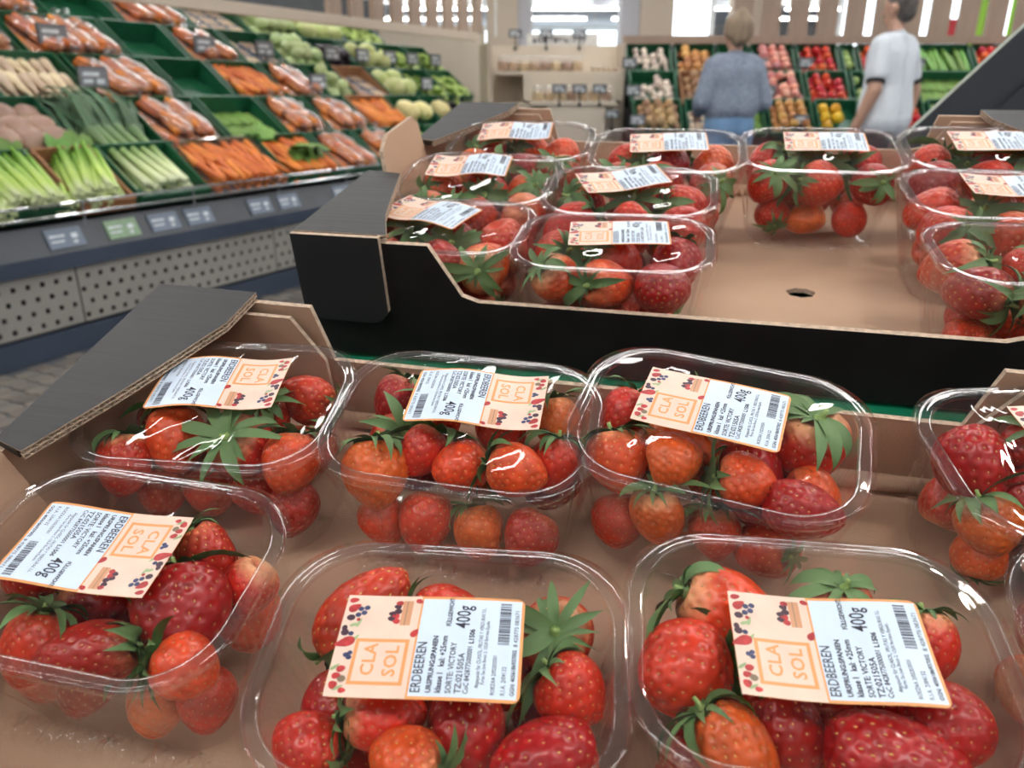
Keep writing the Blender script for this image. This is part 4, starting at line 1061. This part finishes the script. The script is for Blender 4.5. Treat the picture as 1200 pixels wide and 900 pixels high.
TIER = [(0.05,.595),(.40,.82),(.75,1.045),(1.10,1.27),(1.45,1.495)]
SLOPE = R(27)
LEFT = [
 (0,1.52,1.88,'celery','green',''),(0,1.90,2.22,'celery','green',''),(0,2.24,2.54,'celery','basket',''),(0,2.56,3.00,'leek','green',''),(0,3.02,3.60,'carrot','clear',''),(0,3.62,4.08,'carrot','green','leafy tops'),(0,4.10,4.54,'bag','green',''),(0,4.56,5.02,'bag','green',''),(0,5.04,5.5,'lettuce','green',''),(0,5.52,5.95,'lettuce','green',''),
 (1,1.60,2.10,'turnip','green',''),(1,2.12,2.54,'turnip','green',''),(1,3.02,3.50,'bag','green',''),(1,3.52,4.00,'bean','green',''),(1,4.02,4.44,'bag','green',''),(1,4.46,4.92,'bag','green',''),(1,4.94,5.42,'carrot','wood',''),(1,5.44,5.92,'melon','green',''),(1,5.94,6.22,'melon','green',''),
 (2,1.90,2.40,'parsnip','green',''),(2,2.42,2.92,'parsnip','green',''),(2,2.94,3.50,'bag','green',''),(2,3.52,3.94,None,'green',''),(2,3.96,4.40,'carrot','green',''),(2,4.42,4.86,'bag','green',''),(2,4.88,5.22,'kohl','green',''),(2,5.24,5.64,'mush','wood',''),(2,5.66,6.10,'cabbage','green',''),(2,6.12,6.56,'lettuce','green',''),(2,6.58,7.02,'lettuce','green',''),
 (3,2.30,2.80,'bag','green',''),(3,2.82,3.46,'bag','green',''),(3,3.48,3.92,None,'green',''),(3,3.94,4.40,'bag','green',''),(3,4.42,4.82,'mush','green',''),(3,4.84,5.30,'kohl','green',''),(3,5.32,5.72,'aub','green',''),(3,5.74,6.22,'cabbage','green',''),(3,6.24,6.70,'lettuce','green',''),(3,6.72,7.10,'lettuce','green',''),
 (4,2.70,3.20,'bag','green',''),(4,3.22,3.72,None,'green',''),(4,3.74,4.30,'bag','green',''),(4,4.32,4.84,'mush','green',''),(4,4.86,5.40,'kohl','green',''),(4,5.42,6.00,'cabbage','green',''),(4,6.02,6.60,'lettuce','green','')]
tier_w = ['bottom','second','third','fourth','top']; ord_w = ['first','second','third','fourth','fifth','sixth','seventh','eighth','ninth','tenth','eleventh','twelfth']
what = {'bag':'bagged carrots','mush':'mushrooms','carrot':'loose carrots','leek':'leeks','celery':'celery','turnip':'swedes','parsnip':'parsnips','kohl':'kohlrabi','cabbage':'cabbages','melon':'melons','lettuce':'lettuce','aub':'aubergines','bean':'green beans',None:'nothing'}
cnt = {}
for r,s0,s1,kind,mm,ex in LEFT:
    cnt[r] = cnt.get(r,-1)+1
    q,z = TIER[r]; w = s1-s0-.01; d = .37
    Mw = CTR @ T((s0+s1)/2,q,z) @ RX(SLOPE)
    nm = {'basket':'brown woven basket','wood':'brown wooden crate','clear':'clear-lined crate','green':'green plastic crate'}[mm]
    crate(Mw, w, d, .11, f'{nm} {"left empty" if kind is None else "holding "+what[kind]}, {ord_w[cnt[r]]} from celery end on {tier_w[r]} counter tier', 'crates on the vegetable counter', mm, 'wicker_basket' if mm == 'basket' else 'produce_crate')
    if mm == 'clear':
        MB().box((-w/2+.015,.02,.0085),(w/2-.015,d-.02,.0095)).build('liner_sheet', M['bluetray'], bpy.data.objects[-1] if False else COL.objects[-1].parent)
    rs = random.Random(int(s0*100)+r)
    fill(Mw, w, d, kind, f'in the {ord_w[cnt[r]]} crate of the {tier_w[r]} counter tier', f'{what[kind]} on the {tier_w[r]} tier' + (' with '+ex if ex else ''), rs)

# price signs on stalks between the crates
def price_sign(Mw, label, group, w=.12, h=.075):
    o = thing('price_sign', label, 'price sign', Mw, group)
    MB().tube([(0,0,-.10),(0,0,.02)],.006,6).build('stalk', M['black_metal'], o)
    MB().box((-.012,-.02,-.11),(.012,.012,-.085)).build('clip', M['black_metal'], o)
    c = MB().box((-w/2,-.005,.0),(w/2,.003,h)).build('card', M['tag_grey'], o)
    MB().box((-w/2-.004,.003,-.004),(w/2+.004,.008,h+.004)).build('holder', M['black_metal'], o)
    pm = MB(); pm.box((-w*.38,-.006,h*.55),(w*.2,-.005,h*.75)); pm.box((-w*.38,-.006,h*.2),(-w*.05,-.005,h*.38)); pm.box((w*.08,-.006,h*.15),(w*.36,-.005,h*.42))
    pm.build('print', M['tagw'], c)
M['tag_grey'] = mat('price_card_grey', (.24,.25,.27), .4)
for i,(r,s) in enumerate(((3,2.98),(2,2.93),(3,4.05),(3,4.6),(2,4.75),(3,5.35),(3,5.75),(3,6.15),(3,6.5),(2,6.2),(3,6.9))):
    q,z = TIER[r]
    price_sign(CTR @ T(s,q-.015,z+.11), f'grey price card on black stalk, {ord_w[i]} along the counter crates', 'price cards on the counter', .17, .10)

# ------------------------------------------------------------------ produce wall across the back of the aisle
BT = [(6.62,.785),(6.93,1.01),(7.24,1.235)]
COLS = [(1.00,1.41,['potato','garlic','garlic']),(1.43,1.79,['mush','potato','onion']),(1.81,2.09,['bean','onion','potato']),(2.11,2.49,['onion','radish','radish']),(2.51,2.88,['pepper','tomato','tomato']),(2.90,3.03,['lime','lime','lime']),(3.05,3.42,['tomato','radish','tomato']),(3.45,4.05,['lime','bean','cuke']),(4.07,4.55,['onion','tomato','tomato'])]
bt_w = ['lower','middle','upper']
col_w = ['beside the beige fixture','two crates from the beige fixture','behind the woman in the sweater','between the two shoppers','beside the man in the white shirt','in the narrow column','behind the man in the white shirt','beside the slanted dark panel','past the slanted dark panel']
bw = thing('produce_shelf', 'stepped dark produce shelf under the slatted screen', 'shelf', T(0,0,0))
for k,(y,z) in enumerate(BT): MB().box((1.0,y+.04,0 if k == 0 else .3),(4.6,7.7,z-.008)).build('step', M['dark'], bw)
MB().box((1.0,7.66,0),(4.6,7.7,1.53)).build('back_panel', M['rail_grey'], bw)
for ci,(x0,x1,kinds) in enumerate(COLS):
    for k,kind in enumerate(kinds):
        y,z = BT[k]; w = x1-x0-.012; d = .34
        wood = kind == 'potato' and ci == 1
        Mw = T((x0+x1)/2,y,z) @ RX(R(38))
        crate(Mw, w, d, .09, f'{"wooden" if wood else "green"} crate on the {bt_w[k]} step, {col_w[ci]}', 'crates on the produce shelf', 'wood' if wood else 'green')
        rs = random.Random(ci*10+k)
        fill(Mw, w, d, kind, f'on the {bt_w[k]} step {col_w[ci]}', f'{SHOW[kind][1] if kind in SHOW else "mushrooms"} crates on the produce shelf', rs, .55 if kind in ('garlic','pepper') else .93)
for i,(x,k) in enumerate(((1.02,2),(1.02,1),(1.02,0),(2.15,2),(2.15,1),(2.55,2),(3.52,2),(2.35,0))):
    y,z = BT[k]; price_sign(T(x,y-.03,z+.10), f'grey price card on black stalk, {ord_w[i]} on the produce shelf', 'price cards on the produce shelf')
sc2 = thing('slatted_screen', 'wooden slat screen above the produce shelf', 'screen', T(0,0,0))
MB().box((.98,7.40,1.535),(5.6,7.46,1.60)).build('beam', M['slat'], sc2)
sl2 = MB().box((-.082,-.02,0),(.082,.02,1.1)).mesh('slat', M['slat'])
for k in range(15): link('slat', sl2, sc2, T(2.02+k*.247,7.43,1.60))
MB().box((1.9,7.41,2.70),(5.6,7.45,2.76)).build('top_rail', M['slat'], sc2)
for xx in (2.2,3.8,5.4): MB().tube([(xx,7.43,2.74),(xx,7.43,3.4)],.012,6).build('hanger', M['housing'], sc2)

# beige corner fixture with packs of nuts
fx = thing('nut_fixture', 'beige stepped fixture with packets between the two vegetable displays', 'shelf unit', T(0,0,0))
MB().box((-.30,7.62,.0),(.99,7.68,1.53)).build('back_panel', M['beige'], fx)
MB().box((-.14,7.22,1.275),(.97,7.62,1.305)).build('shelf', M['beige'], fx)
MB().box((.10,7.20,1.06),(.97,7.24,1.275)).build('front_panel', M['beige'], fx)
MB().box((.16,6.93,1.03),(.88,7.24,1.06)).build('shelf', M['beige'], fx)
MB().box((.30,6.95,0),(.80,6.99,1.03)).build('front_panel', M['beige'], fx)
MB().prism([(-.30,7.62),(-.20,7.1),(-.17,7.1),(-.26,7.62)],0,1.53).build('side_panel', M['pillar'], fx)
MB().prism([(.955,7.62),(.955,7.22),(.985,7.22),(.985,7.62)],0,1.53).build('side_panel', M['pillar'], fx)
MB().box((-.1,7.24,0),(.95,7.62,1.05)).build('body', M['beige'], fx)
V['nuts'] = mat('nut_mix', (.42,.24,.13), .6, c2=(.70,.52,.36), scale=45, rnd=.3)
pk = MB(); pk.rings([[(.045*c,.032*s_,0) for c,s_ in [(math.cos(a),math.sin(a)) for a in [2*math.pi*i/12 for i in range(12)]]],[(.05*math.cos(2*math.pi*i/12),.036*math.sin(2*math.pi*i/12),.05) for i in range(12)],[(.046*math.cos(2*math.pi*i/12),.030*math.sin(2*math.pi*i/12),.095) for i in range(12)],[(.044*math.cos(2*math.pi*i/12),.004*math.sin(2*math.pi*i/12),.13) for i in range(12)]],0,True,True)
G['pack'] = pk.mesh('nut_pack', M['glass'], True)
pc = MB(); pc.lathe([(.038,.003),(.044,.03),(.044,.065),(.03,.08)],12,Matrix.Diagonal((1,.68,1,1))); G['packfill'] = pc.mesh('filling', V['nuts'], True)
def pack(x,y,z,sc,lb):
    o = thing('nut_pack', lb, 'nut packet', T(x,y,z) @ Matrix.Diagonal((sc,sc,sc,1)), 'nut packets on the beige fixture', G['pack']); link('filling', G['packfill'], o)
for i in range(8): pack(-.08+i*.094,7.34,1.306,1.05,'clear packet of brown nuts on the wide shelf of the beige fixture')
for i in range(5): pack(.72+i*.05,7.36,1.306,.42,'tiny packet at the end of the wide fixture shelf')
for i in range(7): pack(.22+i*.098,7.04,1.061,1.0,'clear packet of nuts on the lower jutting shelf of the beige fixture')
for i,(x,y,z) in enumerate(((.03,7.60,1.60),(.31,7.60,1.60),(.61,7.60,1.60),(.40,6.93,1.13),(.57,6.93,1.13),(.74,6.93,1.13),(.85,6.90,.93))):
    price_sign(T(x,y,z), f'black-framed price card, {ord_w[i]} on the beige nut fixture', 'price cards on the beige fixture', .11, .06)
M['signw'] = mat('white_sign', (.80,.78,.74), .5)
sg = thing('aisle_sign', 'small white sign with dark lettering above the beige fixture', 'sign', T(.48,8.0,1.60))
MB().box((-.34,-.01,-.055),(.34,.01,.055)).build('board', M['signw'], sg)
pm = MB(); rs = random.Random(2); x = -.28
while x < .20: w = rs.uniform(.012,.03); pm.box((x,-.0115,-.025),(x+w*.4,-.010,.025)); pm.box((x,-.0115,rs.choice([-.025,.0,.017])),(x+w,-.010,rs.choice([.004,.025]))); x += w+.012
pm.build('lettering', M['ink'], sg)
for sx in (-.3,.3): MB().tube([(sx,0,.05),(sx,0,1.8)],.004,5).build('cord', M['housing'], sg)

# slanted dark panel of the neighbouring stand, behind the raised tray
M['panel'] = mat('dark_slate_panel', (.035,.040,.050), .5, var=.1, scale=4); M['paneledge'] = mat('panel_edge', (.30,.33,.27), .5)
pn = thing('slanted_panel', 'dark slate slanted side panel rising behind the raised tray', 'panel', T(0,0,0))
Wp = frame((0,1.10,0),(1,0,0),(0,0,1),(0,-1,0))
MB().prism([(.520,1.055),(.80,1.346),(.80,1.16),(.70,1.055)],0,.012,Wp,(0,0,1)).build('face', [M['panel'],M['paneledge']], pn)
MB().prism([(.60,1.055),(.80,1.262),(.80,1.20),(.66,1.055)],.012,.020,Wp).build('inner_fold', M['panel'], pn)
MB().box((.515,1.086,.0),(.80,1.10,1.056)).build('skirt', M['panel'], pn)

# ------------------------------------------------------------------ shoppers
V['skin'] = mat('skin', (.62,.36,.26), .5, var=.06, scale=6)
V['hairw'] = mat('ash_blonde_hair', (.34,.25,.17), .55, c2=(.17,.115,.075), scale=20, stretch=(1,1,.3))
V['hairm'] = mat('short_grey_hair', (.12,.105,.095), .6, c2=(.06,.05,.045), scale=40)
V['sweater'] = mat('blue_grey_sweater', (.30,.35,.43), .9, c2=(.17,.20,.27), scale=70, bump=.5, bscale=120)
V['jeans'] = mat('light_blue_jeans', (.20,.34,.54), .8, c2=(.13,.25,.44), scale=8)
V['tshirt'] = mat('white_tshirt', (.74,.79,.85), .8, var=.04, scale=5, bump=.4, bscale=12)
V['trousers'] = mat('dark_trousers', (.02,.022,.03), .8); V['shoe'] = mat('dark_shoe', (.03,.025,.025), .5)
def blend(name, caps, m, vox=.013, smooth=5):
    """one continuous skin over tapered limbs"""
    mb = MB()
    for p0,r0,p1,r1 in caps:
        p0, p1 = Vector(p0), Vector(p1); d = p1-p0; L_ = max(d.length,1e-4); q = d.to_track_quat('Z','Y').to_matrix().to_4x4()
        prof = [(r0*math.sin(a), -r0*math.cos(a)) for a in [math.pi/2*i/5 for i in range(1,6)]] + [(r1*math.cos(a), L_+r1*math.sin(a)) for a in [math.pi/2*i/5 for i in range(0,5)]]
        mb.lathe(prof, 14, T(*p0) @ q, 0, True)
    tmp = mb.build('tmp', m)
    r = tmp.modifiers.new('r','REMESH'); r.mode = 'VOXEL'; r.voxel_size = vox
    s = tmp.modifiers.new('s','SMOOTH'); s.iterations = smooth; s.factor = .5
    me = bpy.data.meshes.new_from_object(tmp.evaluated_get(bpy.context.evaluated_depsgraph_get()))
    bpy.data.objects.remove(tmp); me.name = name
    me.polygons.foreach_set('use_smooth', [True]*len(me.polygons))
    return me
def hand(caps, w, fwd, side, s=1.0):
    """palm and five curled fingers from the wrist w"""
    w = Vector(w); f = Vector(fwd).normalized(); sd = Vector(side).normalized(); n = f.cross(sd)
    c = w+f*.05*s
    for k in (-1,0,1): caps.append((tuple(w+f*.012+sd*.012*k),.017*s,tuple(c+sd*.022*k*s+f*.03*s),.015*s))
    for k,l in zip((-1.5,-.5,.5,1.5),(.030,.038,.036,.026)):
        a = c+f*.042*s+sd*.017*k*s; b = a+(f*.85+n*.5).normalized()*l*s; e = b+(f*.3+n*.95).normalized()*l*.8*s
        caps.append((tuple(a),.0095*s,tuple(b),.0088*s)); caps.append((tuple(b),.0088*s,tuple(e),.0078*s))
    t0 = w+f*.03*s-sd*.03*s; t1 = t0+(f*.7-sd*.7).normalized()*.035*s; t2 = t1+(f*.9+n*.4).normalized()*.028*s
    caps.append((tuple(t0),.013*s,tuple(t1),.011*s)); caps.append((tuple(t1),.011*s,tuple(t2),.009*s))
def head_caps(z, tall=.112, y=.015):
    c = []
    c += [((0,y-.018,z+.03),.080,(0,y+.012,z+.028),.078),((0,y+.03,z-.055),.052,(0,y+.012,z-.01),.070),((0,y+.088,z+.008),.012,(0,y+.106,z-.018),.013)]
    for s in (-1,1): c += [((s*.079,y-.01,z-.018),.012,(s*.083,y-.016,z+.016),.016),((s*.03,y+.080,z+.03),.012,(s*.034,y+.078,z+.03),.012)]
    c += [((-.02,y+.080,z-.055),.010,(.02,y+.080,z-.055),.010)]
    return c
def person(Mw, label, H, arms, sleeve, hem, m_top, m_leg, m_hair, hairc, stride, wide):
    k = H/1.66; Z = lambda *p: tuple(v*k for v in p)
    leg = []
    for s in (-1,1):
        hip, kn, an = Z(s*.085,0,.90), Z(s*.088,.03+stride*s*.10,.49), Z(s*.085,stride*s*.16-.02*(1-s*stride),.09)
        leg.append((hip,kn,an))
    torso = lambda g, zl=.93: [(Z(s*.065*wide,0,zl),.105*k*wide+g,Z(s*.055*wide,.005,1.10),.092*k*wide+g) for s in (-1,1)] + [(Z(s*.055*wide,.005,1.10),.092*k*wide+g,Z(s*.082*wide,0,1.27),.088*k*wide+g) for s in (-1,1)] + [(Z(-.11*wide,-.005,1.335),.052*k+g,Z(.11*wide,-.005,1.335),.052*k+g),(Z(0,0,1.30),.07*k+g,Z(0,.0,1.36),.055*k+g)]
    arm = lambda g, upto: sum([[(Z(s*.155*wide,0,1.325),.052*k+g,tuple(v*k for v in e),.043*k+g)] + ([(tuple(v*k for v in e),.043*k+g,tuple(v*k for v in w),.029*k+g)] if upto > 1 else []) for s,(e,w) in zip((-1,1),arms)], [])
    caps = torso(0)+arm(0,2)+[(Z(0,.0,1.34),.050*k,Z(0,.012,1.46),.048*k)] + [tuple((tuple(v*k if i<0 else v for i,v in enumerate(p)) if isinstance(p,tuple) else p) for p in c) for c in head_caps(1.535*k)]
    for hip,kn,an in leg:
        caps += [(hip,.085*k,kn,.056*k),(kn,.056*k,an,.038*k),(an,.038*k,(an[0],an[1]+.10*k,.035*k),.034*k),(( an[0],an[1]-.04*k,.035*k),.034*k,(an[0],an[1]+.16*k,.03*k),.028*k)]
    for s,(e,w) in zip((-1,1),arms):
        f = (Vector(w)-Vector(e)).normalized(); sd = Vector((0,1,0)) if abs(f.z) > .6 else Vector((-s,0,0)); sd = (sd-f*sd.dot(f)).normalized()
        if s > 0 and abs(f.z) > .6: sd = sd
        hand(caps, Vector(w)*k, f, sd, k)
    body = thing('person', label, 'person', Mw, 'shoppers', blend('person', caps, V['skin'], .0095, 3))
    # clothes: slightly larger shells over the same limbs
    top = torso(.024 if sleeve == 'long' else .022, 1.06 if sleeve == 'long' else .95)+[(Z(s*.066*wide,0,hem+.10),.122*k*wide,Z(s*.066*wide,0,hem+.06),.126*k*wide) for s in (-1,1)]
    if sleeve == 'long': top += arm(.014,2)[:]
    else:
        for s,(e,w) in zip((-1,1),arms):
            a = Vector(Z(s*.155*wide,0,1.325)); b = Vector(e)*k; mid = a+(b-a)*.62; top.append((tuple(a),.066*k,tuple(mid),.062*k))
    link('sweater' if sleeve == 'long' else 't_shirt', blend('top', top, m_top, .012, 4), body)
    pants = []
    for hip,kn,an in leg: pants += [(hip,.100*k,kn,.070*k),(kn,.070*k,tuple(Vector(an)+Vector((0,0,.03))),.056*k)]
    pants += [(Z(s*.066*wide,0,.92),.118*k*wide,Z(s*.058*wide,.003,1.03),.108*k*wide) for s in (-1,1)]
    link('jeans' if sleeve == 'long' else 'trousers', blend('pants', pants, m_leg, .013, 4), body)
    for hip,kn,an in leg:
        link('shoe', blend('shoe', [((an[0],an[1]-.045*k,.042),.042,(an[0],an[1]+.09*k,.045),.045),((an[0],an[1]+.09*k,.042),.043,(an[0],an[1]+.17*k,.034),.034)], V['shoe'], .01, 3), body)
    link('hair', blend('hair', hairc(1.535*k), m_hair, .009, 2), body)
    if sleeve != 'long':
        for s,(e,w) in zip((-1,1),arms):
            a = Vector(Z(s*.155*wide,0,1.325)); b = Vector(e)*k; d = (b-a).normalized(); c0 = a+(b-a)*.62+d*.050; q = d.to_track_quat('Z','Y').to_matrix().to_4x4()
            MB().lathe([(.052,-.012),(.058,-.012),(.057,.012),(.050,.012)],18,T(*c0) @ q,0,False).build('cuff', V['trousers'], body, True)
        MB().lathe([(.058,-.008),(.064,-.008),(.060,.010),(.054,.010)],18,T(0,.004,1.405*k),0,False).build('collar', V['trousers'], body, True)
    return body
def hair_w(z):
    return [((0,-.02,z+.045),.088,(0,.010,z+.050),.084),((0,-.045,z-.03),.062,(0,-.030,z+.03),.080),((0,-.03,z+.115),.040,(0,-.045,z+.10),.046),((-.05,-.03,z+.0),.045,(-.05,-.02,z+.05),.05),((.05,-.03,z+.0),.045,(.05,-.02,z+.05),.05)]
def hair_m(z):
    return [((0,-.020,z+.042),.084,(0,.014,z+.046),.080),((0,-.038,z-.015),.066,(0,-.028,z+.03),.078)]
person(T(1.50,5.60,0) @ RZ(R(8)), 'person in blue-grey knitted sweater and light jeans, hair in a bun, back turned', 1.62, (((-.235,-.03,1.09),(-.17,.17,1.03)),((.235,-.03,1.09),(.16,.18,1.03))), 'long', 1.03, V['sweater'], V['jeans'], V['hairw'], hair_w, 0, 1.0)
person(T(2.56,5.60,0) @ RZ(R(38)), 'person in white T-shirt with black cuffs walking past the tomatoes', 1.77, (((-.225,-.03,1.07),(-.235,.05,.86)),((.235,-.05,1.07),(.235,-.03,.84))), 'short', .84, V['tshirt'], V['trousers'], V['hairm'], hair_m, 1, 1.08)
